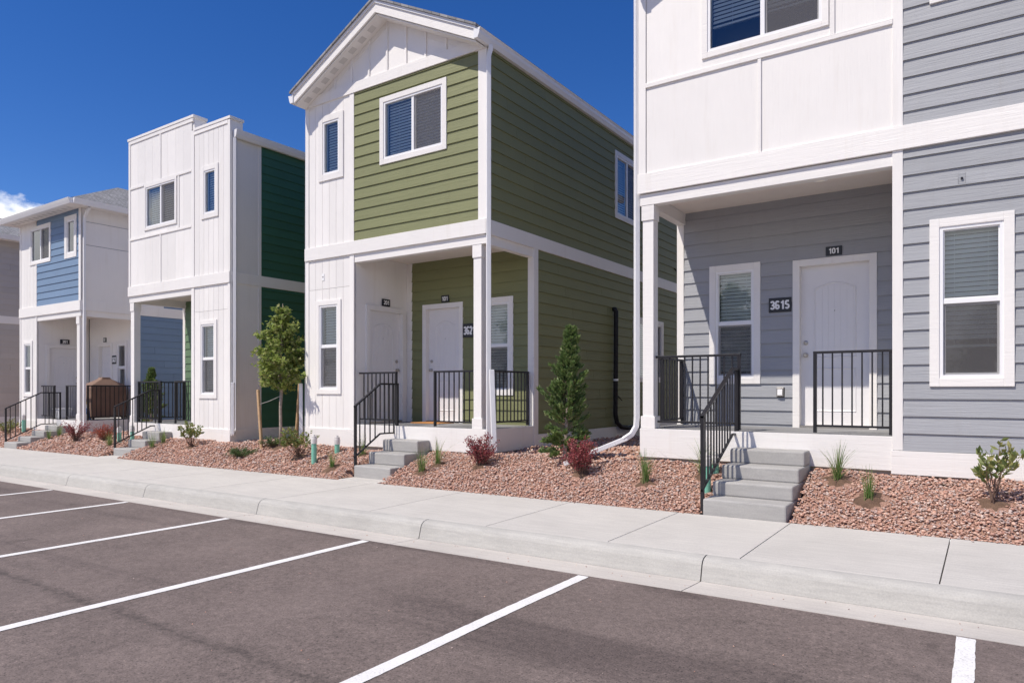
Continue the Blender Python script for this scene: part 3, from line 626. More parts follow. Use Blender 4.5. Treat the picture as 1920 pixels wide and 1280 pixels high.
def steps(x0, x1, tops, gz, run, label, side_label=None):
    o = empty('front_steps', ((x0+x1)/2, F-run*len(tops)/2, gz)); prev = gz
    for i, t in enumerate(tops):
        y0 = F-run*(len(tops)-i); m = MB(); lo = gz-.12 if i == 0 else tops[i-1]-.002
        m.box(x0+.004*i, x1-.004*i, y0, F-.015, lo, t); m.build('step', M['step'], o, bevel=.018)
    yf = F-run*len(tops)
    if yf > 7.2:
        m = MB(); m.box(x0-.02, x1+.02, 7.114, yf+.05, gz-.12, gz+.004); m.build('landing_pad', M['walk'], o, bevel=.008)
    tag(o, label, 'steps', 'concrete front steps'); return o

# ================================================================ house 1: grey, number 3615
def house1():
    z = lambda v: v+E; x0, x1, sp = -3.67, .42, -.75; zd = z(-.48); h = empty('house', (-1.6, F+DEP/2, zb(-1.6)))
    tag(h, 'grey lap sided house with white upper panels, porch door 101 and plate 3615', 'house')
    zc = z(2.45); shell(h, x0, x1, x0, sp, zd, zc, z(5.4), M['grey']); G = M['grey']; ref = z(-.62)
    # right strip: siding both storeys
    wl = (-.49, .215, z(.04), z(1.735)); wu = (-.49, .215, z(3.93), z(5.05))
    hole = lambda w: (w[0]+.05, w[1]-.05, w[2]+.05, w[3]-.05)
    planks(h, ff, sp+.02, x1-.06, z(-.64), z(2.51), G, [hole(wl), (-.245, -.18, z(2.06), z(2.17))], zref=ref); planks(h, ff, sp+.02, x1-.06, z(2.74), z(5.28), G, [hole(wu)], zref=z(2.74)-.03)
    window(h, ff, *wl, 'hung', blind=.80, tilt=1.15); window(h, ff, *wu, 'fixed')
    bar(h, ff, sp-.075, sp+.022, z(-.62), z(2.5), .022, M['whitev'], 'corner_board', -.12); bar(h, ff, sp-.075, sp+.022, z(2.75), z(5.3), .022, M['whitev'], 'corner_board')
    bar(h, ff, x1-.06, x1+.02, z(-.62), z(2.5), .022, M['whitev'], 'corner_board'); bar(h, ff, x1-.06, x1+.02, z(2.75), z(5.3), .022, M['whitev'], 'corner_board')
    bar(h, ff, sp-.085, x1+.02, z(-.87), z(-.625), .03, M['white'], 'base_board', -.1)
    bx('foundation', sp-.05, x1, F+.02, F+.4, zb(0)-.3, z(-.87), M['found'], h)
    # band over the full width
    bar(h, ff, x0-.02, x1+.03, z(2.50), z(2.745), .04, M['white'], 'band_board', -.05)
    # upper white panels with rails
    wb = (-2.86, -1.44, z(4.0), z(5.06))
    for a, b in ((x0+.09, -2.195), (-2.165, sp-.07)):
        panel(h, ff, a, b, z(2.74), z(3.86), M['whitev'])
    for a, b in ((x0+.09, -2.86), (-1.44, sp-.07)): panel(h, ff, a, b, z(3.84), z(5.3), M['whitev'])
    panel(h, ff, -2.86, -1.44, z(5.06), z(5.3), M['whitev']); panel(h, ff, -2.86, -1.44, z(3.84), z(4.04), M['whitev'])
    bar(h, ff, x0+.08, sp-.07, z(3.83), z(3.885), .030, M['white'], 'rail_board'); bar(h, ff, -2.20, -2.16, z(2.75), z(3.828), .026, M['white'], 'batten')
    bar(h, ff, -1.43, -1.38, z(3.886), z(5.28), .024, M['white'], 'batten')
    bar(h, ff, x0-.01, x0+.085, z(2.75), z(5.3), .024, M['whitev'], 'corner_board', -.1)
    window(h, ff, *wb, 'slide', cw=.07, blind=.66, tilt=1.15)
    bar(h, ff, x0, x1, z(5.28), z(5.48), .03, M['white'], 'frieze_board', -.1)
    gable_wall(h, x0, x1, z(5.45), z(5.42), 1.0); gable_roof(h, x0, x1, z(5.42), 1.0)
    # porch
    porch(h, x0, sp-.02, zd, zc, 'l', None, G, zb(-2))
    wp = (-3.2, -2.51, z(.09), z(1.72)); dr = (-2.1, -1.12, zd, z(1.69))
    planks(h, fb, x0+.1, sp-.02, zd, zc+.07, G, [hole(wp), (dr[0]+.04, dr[1]-.04, zd-.1, dr[3]-.04), (-2.30, -2.20, z(-.09), z(.04))], zref=ref)
    window(h, fb, *wp, 'hung', blind=1., tilt=1.15); door(h, fb, *dr, hinge='r')
    sign(h, fb, -1.70, -1.51, z(1.705), z(1.82), '101'); sign(h, fb, -2.40, -2.115, z(1.03), z(1.22), '3615')
    bar(h, fb, x0-.0, x0+.10, zd-.3, zc+.06, .024, M['whitev'], 'corner_board', -.1)
    o = bar(h, fb, -2.30, -2.21, z(-.08), z(.04), .035, M['steel'], 'outlet_box'); m = MB(); hexw(m, fb, -2.285, -2.225, z(-.06), z(.02), .055, .045, .034); m.build('outlet_cover', M['vinyl'], o)
    fr = Fr('l', sp-.02); panel(h, fr, F+.1, B, zd, zc+.07, M['whitev'], out=.0)     # side wall of the porch
    can_light(h, -2.85, 8.75, zc+.06, False); can_light(h, -1.65, 8.95, zc+.06, False)
    o = bar(h, ff, -.245, -.18, z(2.06), z(2.17), .012, M['grey'], 'junction_box'); m = MB(); m.lathe((0, 0, 0), [(.012, -.006), (.012, .006)], 8)
    m.v = [(-.2125+a, F-.018+c, z(2.115)+b) for a, b, c in m.v]; m.build('screw', M['black'], o)
    # railings
    zr = z(.44); zl = zd+.10
    railing(h, (-1.62, F+.10), (sp-.08, F+.10), zr, zl, (True, True)); railing(h, (x0+.16, F+.10), (-2.43, F+.10), zr, zl, (False, True)); railing(h, (x0+.09, F+.17), (x0+.09, B-.04), zr, zl, (True, True))
    railing(h, (-2.465, F-1.16), (-2.465, F-.1), (z(-.26), z(.27)), (z(-1.03), z(-.50)), (True, False), 'stair_railing', .1, (zs(-2.4)-.02, zd)); railing(h, (-2.465, F-.1), (-2.465, F+.10), z(.27), z(-.50), (False, True), 'stair_railing', .1, (zd, zd))
    steps(-2.45, -1.62, [z(-1.12), z(-.97), z(-.82), z(-.66)], zs(-2), .295, 'four grey concrete steps up to the grey house porch')
    # downspout at the left corner with a hinged extension lying over the gravel
    xd, yd = x0-.06, F+.03; d = downspout(h, [(xd, yd, z(5.28)), (xd, yd, z(-.36))]); downspout(d, [(xd, yd, z(-.33)), (xd-.005, yd-.01, z(-.46)), (xd-.05, yd-.05, z(-.56)), (xd-.14, yd-.10, z(-.63))], 'elbow', r=.044)
    downspout(d, [(xd-.10, yd-.08, z(-.61)), (-4.55, 7.88, bed(-4.55, 7.9)+.06)], 'extension', r=.042)
    return h
# ================================================================ house 2: olive green gable, 3621
def house2():
    z = lambda v: v+E; x0, x1, sp = -10.11, -6.11, -8.88; zd = z(-.57); h = empty('house', (-8.1, F+DEP/2, zb(-8.1)))
    tag(h, 'olive green lap sided house with white gable and plate 3621 on its porch', 'house')
    zc = z(2.27); G = M['green']; shell(h, x0, x1, sp, x1, zd, zc, z(5.1), G); fr = Fr('r', x1); ref = z(2.52); hole = lambda w: (w[0]+.05, w[1]-.05, w[2]+.05, w[3]-.05)
    # left strip, grooved white boards
    wl = (-9.84, -9.20, z(-.06), z(1.58)); wu = (-9.77, -9.14, z(3.67), z(4.81))
    boards(h, ff, x0+.07, sp-.10, z(-.67), z(1.78), M['whitev'], [hole(wl)]); boards(h, ff, x0+.07, sp-.10, z(1.785), z(2.32), M['whitev']); boards(h, ff, x0+.07, sp-.10, z(2.52), z(5.06), M['whitev'], [hole(wu)])
    window(h, ff, *wl, 'hung', tilt=1.15); window(h, ff, *wu, 'fixed', cw=.11, tilt=1.15)
    for a, b in ((x0-.005, x0+.075), (sp-.105, sp)):
        bar(h, ff, a, b, z(-.66), z(2.31), .022, M['whitev'], 'corner_board'); bar(h, ff, a, b, z(2.53), z(5.04), .022, M['whitev'], 'corner_board')
    bar(h, ff, x0-.01, sp+.01, z(-.96), z(-.66), .03, M['white'], 'base_board', -.08); bx('foundation', x0+.05, sp, F+.02, F+.4, zb(-9)-.3, z(-.96), M['found'], h)
    o = bar(h, ff, -9.69, -9.63, z(1.93), z(2.05), .016, M['vinyl'], 'junction_box'); m = MB(); hexw(m, ff, -9.668, -9.652, z(1.985), z(2.005), .022, .022, .015); m.build('screw', M['black'], o)
    # upper green
    wb = (-8.27, -6.85, z(3.70), z(4.80)); planks(h, ff, sp, x1-.13, z(2.52), z(5.05), G, [hole(wb)], zref=ref); window(h, ff, *wb, 'slide', tilt=1.15)
    bar(h, ff, x1-.135, x1+.02, z(2.53), z(5.04), .022, M['whitev'], 'corner_board', -.02)
    bar(h, ff, x0-.015, x1+.02, z(2.31), z(2.53), .04, M['white'], 'band_board', -.03); bar(h, ff, x0-.0, x1+.022, z(5.04), z(5.21), .034, M['white'], 'frieze_board', -.05)
    gable_wall(h, x0, x1, z(5.19), z(5.20), 1.0); gable_roof(h, x0, x1, z(5.20), 1.0)
    # right side wall
    s1 = (12.57, 13.75, z(3.42), z(4.76)); s2 = (13.42, 15.05, z(.18), z(1.55)); ye = F+DEP
    planks(h, fr, F+.05, ye, z(2.52), z(5.09), G, [hole(s1)], zref=ref); planks(h, fr, B+.10, ye, z(-.72), z(2.31), G, [hole(s2)], zref=ref)
    window(h, fr, *s1, 'slide', tilt=1.15); window(h, fr, *s2, 'slide', tilt=1.15)
    bar(h, fr, F-.03, ye, z(2.31), z(2.53), .026, M['white'], 'band_board', -.02); bar(h, fr, B-.02, ye, z(-.96), z(-.715), .026, M['white'], 'base_board'); bar(h, fr, B-.0, B+.11, z(-.715), zc+.06, .022, M['whitev'], 'corner_board')
    bar(h, fr, F-.0, F+.055, z(2.53), z(5.1), .022, M['whitev'], 'corner_board'); bx('foundation', x1-.4, x1-.02, B, ye, zb(-6)-.3, z(-.96), M['found'], h)
    # porch
    porch(h, sp, x1, zd, zc, 'r', None, G, zb(-8)); wp = (-7.17, -6.50, z(-.08), z(1.57)); dr = (-8.49, -7.56, zd, z(1.55))
    planks(h, fb, sp+.12, x1-.1, zd, zc+.07, G, [hole(wp), (dr[0]+.04, dr[1]-.04, zd-.1, dr[3]-.04)], zref=ref); bar(h, fb, x1-.1, x1+.02, zd-.3, zc+.06, .022, M['whitev'], 'corner_board'); bar(h, fb, sp-.0, sp+.13, zd, zc+.06, .020, M['whitev'], 'corner_board')
    window(h, fb, *wp, 'hung', tilt=1.15); door(h, fb, *dr, hinge='r'); sign(h, fb, -8.04, -7.87, z(1.565), z(1.69), '101'); sign(h, fb, -7.55, -7.26, z(.92), z(1.16), '3621')
    fl = Fr('r', sp); d2 = (8.55, 9.53, zd, z(1.49)); panel(h, fl, F+.02, B, zd, zc+.07, M['whitev'], [(d2[0]+.05, d2[1]-.05, zd-.1, d2[3]-.05)], out=.0, name='porch_side_panel'); door(h, fl, *d2, hinge='l'); sign(h, fl, 8.93, 9.12, z(1.50), z(1.625), '201')
    can_light(h, -7.75, 8.95, zc+.06, False)
    zr = z(.31); zl = zd+.10
    railing(h, (sp+.02, F+.10), (-8.0, F+.10), zr, zl, (False, True)); railing(h, (-7.2, F+.10), (x1-.19, F+.10), zr, zl, (True, True)); railing(h, (x1-.09, F+.17), (x1-.09, B-.03), zr, zl, (False, True))
    railing(h, (-7.955, F-.87), (-7.955, F-.33), (z(-.23), z(.12)), (z(-1.0), z(-.67)), (True, False), 'stair_railing', .1, (zs(-8)-.02, zd)); railing(h, (-7.955, F-.33), (-7.955, F+.08), z(.12), z(-.67), (False, True), 'stair_railing', .1, (zd-.17, zd-.17))
    steps(-7.94, -7.18, [z(-1.13), z(-.95), z(-.77)], zs(-7.5), .30, 'three grey concrete steps up to the olive green house porch')
    xd, yd = x1+.07, F-.01; d = downspout(h, [(xd-.0, yd+.02, z(5.07)), (xd-.0, yd+.02, z(5.0)), (xd-.02, yd, z(4.90)), (xd-.02, yd, z(-.95))], r=.047); downspout(d, [(xd+.12, yd-.12, z(.30)), (xd+.20, yd-.16, z(-.88))], 'extension', r=.05)
    xd = x0-.06; d = downspout(h, [(xd+.02, F+.04, z(5.07)), (xd, F+.04, z(-.9))], r=.04); downspout(d, [(xd-.08, F-.02, z(.13)), (xd-.07, F-.02, z(-.85))], 'extension', r=.045)
    # insulated line down the side wall
    m = MB(); m.tube([(x1+.0, 12.50, z(1.60)), (x1+.05, 12.50, z(1.60)), (x1+.075, 12.5, z(1.55)), (x1+.075, 12.49, z(.6)), (x1+.075, 12.47, z(-.45)), (x1+.08, 12.52, z(-.62)), (x1+.10, 12.68, z(-.72)), (x1+.12, 12.95, z(-.75)), (x1+.14, 13.5, z(-.74)), (x1+.1, 14.5, z(-.75))], .045, 10); c = m.build('conduit', M['rubber'], h, smooth=True)
    m = MB(); m.tube([(x1+.075, 12.485, z(.23)), (x1+.075, 12.485, z(.19))], .049, 10); m.build('tape_band', M['vinyl'], c); m = MB(); m.tube([(x1+.03, 12.58, z(-.06)), (x1+.05, 12.82, z(-.2))], .010, 6); m.build('wire_end', M['rubber'], c)
    m = MB(); m.tube([(x1+.0, 15.7, z(2.9)), (x1+.05, 15.9, z(2.78)), (x1+.05, 16.2, z(2.74))], .012, 6); m.build('wire_end', M['rubber'], h)
    return h
# ================================================================ house 3: white parapet front, dark green side
def house3():
    z = lambda v: v+E; x0, x1, sp = -16.25, -12.4, -13.68; zd = z(-.72); h = empty('house', (-14.3, F+DEP/2, zb(-14.3)))
    tag(h, 'white panelled house with stepped flat parapet and dark green side wall', 'house')
    zc = z(2.10); shell(h, x0, x1, x0, sp, zd, zc, z(5.05), M['dkgreen'], M['whitev']); fr = Fr('r', x1); hole = lambda w: (w[0]+.05, w[1]-.05, w[2]+.05, w[3]-.05)  # unseen left wall made white to bounce neutral light onto the blue house
    wl = (-13.46, -12.83, z(-.16), z(1.435)); wu = (-13.37, -12.78, z(3.51), z(4.585)); wb = (-15.58, -14.28, z(3.56), z(4.57)); V = M['whitev']
    boards(h, ff, sp+.05, x1-.05, z(-.78), z(1.62), V, [hole(wl)]); boards(h, ff, sp+.05, x1-.05, z(1.625), z(2.15), V); boards(h, ff, sp+.05, x1-.05, z(2.36), z(5.36), V, [hole(wu)])
    window(h, ff, *wl, 'hung', tilt=1.15); window(h, ff, *wu, 'fixed', cw=.10, tilt=1.15)
    for c0, c1 in ((3.44, 4.58), (4.60, 5.68), (2.36, 3.42)):
        boards(h, ff, x0+.07, sp-.05, z(c0), z(c1), V, [hole(wb)], pitch=.30, gap=.0015)
    window(h, ff, *wb, 'slide', cw=.06, tilt=1.15)
    for zz in (3.43, 4.59): bar(h, ff, x0+.06, sp-.04, z(zz)-.024, z(zz)+.024, .026, M['white'], 'rail_board') if zz < 4 else [bar(h, ff, a, b, z(zz)-.024, z(zz)+.024, .026, M['white'], 'rail_board') for a, b in ((x0+.06, -15.6), (-15.6, sp-.04))]
    bar(h, ff, -14.95, -14.90, z(4.614), z(5.66), .022, M['white'], 'batten'); bar(h, ff, -14.95, -14.90, z(2.36), z(3.405), .022, M['white'], 'batten'); bar(h, ff, -14.24, -14.19, z(3.455), z(4.565), .022, M['white'], 'batten')
    for a, b, t in ((x0-.005, x0+.07, 5.66), (sp-.05, sp+.05, 5.66), (x1-.06, x1+.02, 5.37)):
        bar(h, ff, a, b, z(2.36), z(t) if a != sp-.05 else z(5.40), .022, V, 'corner_board', -.02)
    for a, b in ((sp-.05, sp+.05), (x1-.06, x1+.02)): bar(h, ff, a, b, z(-.78), z(2.14), .022, V, 'corner_board', -.02)
    bar(h, ff, x0-.01, x1+.02, z(2.14), z(2.36), .038, M['white'], 'band_board', -.03); bar(h, ff, sp-.06, x1+.025, z(-1.03), z(-.77), .03, M['white'], 'base_board', -.08); bx('foundation', sp, x1-.03, F+.02, F+.4, zb(-13)-.3, z(-1.03), M['found'], h)
    # parapets
    bx('parapet', x0, sp+.02, F+.012, F+.28, z(4.9), z(5.68), V, h); bx('parapet', sp+.022, x1, F+.012, F+.28, z(4.9), z(5.38), V, h)
    bar(h, ff, x0, sp+.01, z(5.60), z(5.68), .024, M['white'], 'frieze_board'); bar(h, ff, sp+.052, x1-.062, z(5.30), z(5.38), .024, M['white'], 'frieze_board')
    bx('parapet_cap', x0-.03, sp+.05, F-.035, F+.29, z(5.68), z(5.735), M['white'], h, .004); bx('parapet_cap', sp+.052, x1+.035, F-.035, F+.29, z(5.38), z(5.435), M['white'], h, .004)
    m = MB(); m.box(x0, x1+.02, F+.29, F+DEP+.1, z(5.06), z(5.16)); r = m.build('roof', M['roof'], h)
    g = MB(); g.extr([(x1+.02, F+.05, z(5.02)), (x1+.09, F+.05, z(5.02)), (x1+.12, F+.05, z(5.08)), (x1+.14, F+.05, z(5.17)), (x1+.02, F+.05, z(5.17))], (0, DEP, 0)); g.build('gutter', M['alum'], h)
    # right side: white return then dark green siding
    yw, ye = 9.0, F+DEP
    panel(h, fr, F, yw-.06, z(2.36), z(5.05), V); panel(h, fr, F, yw-.06, z(-.78), z(2.15), V); bar(h, fr, yw-.07, yw+.0, z(2.36), z(5.04), .022, V, 'corner_board'); bar(h, fr, yw-.07, yw, z(-.78), z(2.14), .022, V, 'corner_board')
    planks(h, fr, yw, ye, z(2.35), z(5.05), M['dkgreen'], zref=z(2.35)); planks(h, fr, yw, ye, z(-.78), z(2.15), M['dkgreen'], zref=z(-.77)); bar(h, fr, F-.03, ye, z(2.14), z(2.36), .026, M['white'], 'band_board'); bar(h, fr, F-.02, ye, z(-1.03), z(-.77), .026, M['white'], 'base_board')
    bx('foundation', x1-.4, x1-.02, F+.1, ye, zb(-12)-.3, z(-1.03), M['found'], h)
    porch(h, x0, sp-.05, zd, zc, 'l', None, M['dkgreen'], zb(-15)); planks(h, fb, x0+.1, sp-.05, zd, zc+.07, M['ltgreen'], zref=z(-.77)); bar(h, fb, x0-.0, x0+.10, zd-.3, zc+.06, .022, V, 'corner_board')
    panel(h, Fr('l', sp-.05), F+.1, B, zd, zc+.07, V, out=0); can_light(h, -15.0, 8.9, zc+.06, True)
    zr = z(.21); zl = zd+.10
    railing(h, (x0+.2, F+.10), (-15.1, F+.10), zr, zl, (True, True)); railing(h, (-14.55, F+.10), (sp-.06, F+.10), zr, zl, (True, False)); railing(h, (x0+.09, F+.17), (x0+.09, B-.03), zr, zl, (True, True))
    railing(h, (-15.16, F-.88), (-15.16, F-.1), (z(-.33), z(.02)), (z(-1.11), z(-.76)), (True, False), 'stair_railing', .1, (zs(-15)-.02, zd)); railing(h, (-15.16, F-.1), (-15.16, F+.10), z(.02), z(-.76), (False, True), 'stair_railing', .1, (zd, zd))
    steps(-15.15, -14.45, [z(-1.20), z(-1.04), z(-.88)], zs(-15), .30, 'three grey concrete steps to the porch of the white parapet house')
    xd = x1+.06; d = downspout(h, [(xd, F+.06, z(5.0)), (xd, F+.06, z(-.75)), (xd+.03, F-.0, z(-.86)), (xd+.10, F-.06, z(-.86))], r=.042); downspout(d, [(xd+.12, F-.07, z(.16)), (xd+.12, F-.07, z(-.86))], 'extension', r=.045)
    return h
# ================================================================ house 4: blue upper siding, hip roof
def house4():
    z = lambda v: v+E; x0, x1, sp = -22.05, -18.57, -21.0; zd = z(-.745); h = empty('house', (-20.3, F+DEP/2, zb(-20.3)))
    tag(h, 'white and pale blue house with hip roof and a covered grill on its porch', 'house')
    zc = z(1.95); shell(h, x0, x1, sp, x1, zd, zc, z(4.55), M['blue'], M['whitev']); fr = Fr('r', x1); hole = lambda w: (w[0]+.04, w[1]-.04, w[2]+.04, w[3]-.04); V = M['whitev']  # unseen left wall made white to bounce more light onto the taupe house
    wl = (-21.84, -21.27, z(-.16), z(1.345)); wb = (-21.42, -20.18, z(3.37), z(4.385)); wu = (-19.40, -18.76, z(3.34), z(4.405))
    boards(h, ff, x0+.06, sp-.06, z(-.80), z(2.0), V, [hole(wl)]); boards(h, ff, x0+.06, sp-.06, z(2.24), z(4.6), V, [hole(wb)]); planks(h, ff, sp, x1-.08, z(2.24), z(4.6), M['blue'], [hole(wb), hole(wu)], zref=z(2.24))
    window(h, ff, *wl, 'hung', tilt=1.15); window(h, ff, *wb, 'slide', cw=.075, blind=.0); window(h, ff, *wu, 'fixed', cw=.12, blind=0.)
    for a, b in ((x0-.005, x0+.065), (sp-.065, sp)): bar(h, ff, a, b, z(-.80), z(1.99), .022, V, 'corner_board'); bar(h, ff, a, b, z(2.24), z(4.56 if a < sp-.1 else 3.36), .022, V, 'corner_board')
    bar(h, ff, x1-.085, x1+.02, z(2.24), z(4.56), .022, V, 'corner_board', -.02); bar(h, ff, x0-.01, x1+.02, z(1.99), z(2.24), .038, M['white'], 'band_board', -.03); bar(h, ff, x0-.01, sp, z(-1.07), z(-.79), .03, M['white'], 'base_board', -.08)
    ye = F+DEP; yw = 10.4                      # side: white panels, then blue
    for a, b in ((2.24, 3.62), (3.63, 4.2), (4.21, 4.56)): panel(h, fr, F+.05, yw, z(a), z(b), V)
    bar(h, fr, F+.0, F+.05, z(2.24), z(4.56), .02, V, 'corner_board'); planks(h, fr, yw+.002, ye, z(2.24), z(4.58), M['blue'], zref=z(2.24)); planks(h, fr, B+.08, ye, z(-.80), z(1.99), M['blue'], zref=z(-.79))
    bar(h, fr, F-.03, ye, z(1.99), z(2.24), .024, M['white'], 'band_board'); bar(h, fr, B-.02, ye, z(-1.06), z(-.795), .024, M['white'], 'base_board'); bar(h, fr, B, B+.09, z(-.8), zc+.05, .02, V, 'corner_board')
    porch(h, sp, x1, zd, zc, 'r', None, M['blue'], zb(-20)); dr = (-20.5, -19.68, zd, z(1.30)); wp = (-19.48, -18.90, z(-.1), z(1.33))
    panel(h, fb, sp+.05, x1-.1, zd, zc+.07, V, [hole(wp), (dr[0]+.04, dr[1]-.04, zd-.1, dr[3]-.04)], name='porch_wall'); bar(h, fb, x1-.1, x1+.02, zd-.3, zc+.06, .02, V, 'corner_board')
    window(h, fb, *wp, 'hung', blind=0., screen=False); door(h, fb, *dr); sign(h, fb, -20.14, -20.0, z(1.33), z(1.45), '101'); sign(h, fb, -19.66, -19.42, z(.72), z(.95), '3627')
    fl = Fr('r', sp); d2 = (8.5, 9.45, zd, z(1.24)); panel(h, fl, F+.02, B, zd, zc+.07, V, [(d2[0]+.05, d2[1]-.05, zd-.1, d2[3]-.05)], out=0, name='porch_side_panel'); door(h, fl, *d2, hinge='l'); sign(h, fl, 8.85, 9.08, z(1.28), z(1.40), '201'); can_light(h, -19.0, 9.1, zc+.06, True)
    # hip roof
    ov = .35; X0, X1, Y0, Y1 = x0-ov, x1+ov, F-ov, ye+ov; ze = z(4.66); p = .51; xm = (X0+X1)/2; hw = xm-X0; zr_ = ze+hw*p
    m = MB(); m.v = [(X0, Y0, ze), (X1, Y0, ze), (X1, Y1, ze), (X0, Y1, ze), (xm, Y0+hw, zr_), (xm, Y1-hw, zr_), (X0, Y0, ze-.02), (X1, Y0, ze-.02), (X1, Y1, ze-.02), (X0, Y1, ze-.02)]; m.f = [(0, 1, 4), (1, 2, 5, 4), (2, 3, 5), (3, 0, 4, 5), (0, 6, 7, 1), (1, 7, 8, 2), (2, 8, 9, 3), (3, 9, 6, 0)]; r = m.build('roof', M['roof'], h)
    bx('soffit', X0+.03, X1-.03, Y0+.03, Y1-.03, ze-.13, ze-.10, M['white'], r)
    for i in range(13): v = MB(); xa = X0+.3+i*.27; v.quad((xa, Y0+.12, ze-.1315), (xa+.14, Y0+.12, ze-.1315), (xa+.14, Y0+.24, ze-.1315), (xa, Y0+.24, ze-.1315)); v.build('vent', M['vent'], r)
    pr = [(0, -.13), (.06, -.13), (.09, -.06), (.11, -.004), (0, -.004)]
    g = MB(); g.extr([(X0-.02, Y0-a, ze+b-.02) for a, b in pr], (X1-X0+.04, 0, 0)); g.build('gutter', M['alum'], h)
    g = MB(); g.extr([(X1+a, Y0-.0, ze+b-.02) for a, b in pr], (0, Y1-Y0, 0)); g.build('gutter', M['alum'], h)
    zr = z(.135); zl = zd+.09
    railing(h, (sp+.02, F+.10), (-20.22, F+.10), zr, zl, (False, True)); railing(h, (-19.58, F+.10), (x1-.19, F+.10), zr, zl, (True, True)); railing(h, (x1-.06, F+.17), (x1-.06, B-.03), zr, zl, (True, True), step=.11)
    railing(h, (-19.885, F-1.15), (-19.885, F-.36), (z(-.43), z(-.04)), (z(-1.22), z(-.84)), (True, False), 'stair_railing', .12, (zs(-20)-.02, zd)); railing(h, (-19.885, F-.36), (-19.885, F+.10), z(-.04), z(-.84), (False, True), 'stair_railing', .1, (zd-.1, zd-.1))
    steps(-19.86, -19.14, [z(-1.25), z(-1.13), z(-1.0), z(-.88)], zs(-19.5), .295, 'four grey concrete steps to the porch of the pale blue house')
    xd = x1+.06; downspout(h, [(x1+.33, F+.05, z(4.5)), (x1+.2, F+.05, z(4.42)), (xd, F+.05, z(4.28)), (xd, F+.05, z(-1.0))], r=.042)
    return h
# ================================================================ house 5: taupe, only its side wall shows
def house5():
    z = lambda v: v+E; x1 = -24.9; x0 = -28.6; h = empty('house', (-26.8, F+DEP/2, zb(-26))); tag(h, 'taupe lap sided house with grey shingle roof beyond the pale blue house', 'house'); fr = Fr('r', x1); ye = F+DEP; T = M['taupe']
    bx('lower_wall', x0+.02, x1-.02, F+.02, ye, zb(-26)-.2, z(4.6), T, h); planks(h, fr, F+.06, ye, z(2.28), z(4.6), T, zref=z(2.28)); planks(h, fr, F+.06, ye, z(-.8), z(2.06), T, zref=z(-.8)); planks(h, ff, x0, x1-.06, z(-.8), z(4.6), T, zref=z(-.8))
    bar(h, fr, F-.02, ye, z(2.05), z(2.28), .026, M['white'], 'band_board'); bar(h, fr, F-.03, F+.06, z(-.8), z(2.04), .022, M['whitev'], 'corner_board'); bar(h, fr, F-.03, F+.06, z(2.28), z(4.6), .022, M['whitev'], 'corner_board'); bar(h, fr, F-.02, ye, z(-1.08), z(-.8), .026, M['white'], 'base_board')
    ov = .35; X0, X1, Y0, Y1 = x0-ov, x1+ov, F-ov, ye+ov; ze = z(4.72); p = .42; xm = (X0+X1)/2; hw = xm-X0; zr_ = ze+hw*p
    m = MB(); m.v = [(X0, Y0, ze), (X1, Y0, ze), (X1, Y1, ze), (X0, Y1, ze), (xm, Y0, zr_), (xm, Y1, zr_), (X0, Y0, ze-.02), (X1, Y0, ze-.02), (X1, Y1, ze-.02), (X0, Y1, ze-.02)]; m.f = [(0, 1, 4), (1, 2, 5, 4), (2, 3, 5), (3, 0, 4, 5), (0, 6, 7, 1), (1, 7, 8, 2), (2, 8, 9, 3), (3, 9, 6, 0)]; r = m.build('roof', M['roof'], h); bx('soffit', X0+.03, X1-.03, Y0+.03, Y1-.03, ze-.13, ze-.10, M['white'], r)
    g = MB(); g.extr([(X1+a, Y0, ze+b-.02) for a, b in [(0, -.13), (.06, -.13), (.09, -.06), (.11, -.004), (0, -.004)]], (0, Y1-Y0, 0)); g.build('gutter', M['alum'], h); return h
HOUSES = [house1(), house2(), house3(), house4(), house5()]

# ---------------------------------------------------------------- plants
def rv(a, b): return random.uniform(a, b)
def leafquad(m, c, d, w, l, up=None):
    """a folded diamond leaf at c pointing along d"""
    d = Vector(d).normalized(); s = d.cross(Vector((rv(-1, 1), rv(-1, 1), rv(-1, 1)))).normalized(); n = d.cross(s); c = Vector(c)
    k = len(m.v); m.v += [tuple(c), tuple(c+d*l*.5+s*w+n*w*.3), tuple(c+d*l), tuple(c+d*l*.5-s*w+n*w*.3)]; m.f += [(k, k+1, k+2), (k, k+2, k+3)]
def rdir(zmin=-1, zmax=1):
    z = rv(zmin, zmax); t = rv(0, 2*math.pi); r = math.sqrt(max(0, 1-z*z)); return Vector((r*math.cos(t), r*math.sin(t), z))
def plant(name, x, y, label, cat, group=None): o = empty(name, (x, y, bed(x, y))); tag(o, label, cat, group); return o
def grass(x, y, h, n, label, spread=.35, group=None, pit=.16):
    PITS.append((x, y, pit)) if pit else None
    o = plant('grass_tuft', x, y, label, 'grass', group); z = bed(x, y)-.01; m = MB()
    for i in range(int(n*1.15)):
        a = rv(0, 6.283); r = abs(random.gauss(0, .026)); p = Vector((x+r*math.cos(a), y+r*math.sin(a), z)); L = h*rv(.3, 1.1); bend = spread*rv(.05, 1.3)*(1 if rv(0, 1) < .78 else 2.4); w = rv(.003, .006)
        d = Vector((math.cos(a+rv(-.6, .6)), math.sin(a+rv(-.6, .6)), 0)); s = Vector((-d.y, d.x, 0)); k = len(m.v); N = 4
        for j in range(N+1):
            t = j/N; q = p+d*(bend*L*t*t)+Vector((0, 0, L*(t-.28*bend*t*t))); ww = w*(1-t*.85); m.v += [tuple(q-s*ww), tuple(q+s*ww)]
        for j in range(N): a_ = k+2*j; m.f.append((a_, a_+1, a_+3, a_+2))
    m.build('blades', M['grassm'], o); return o
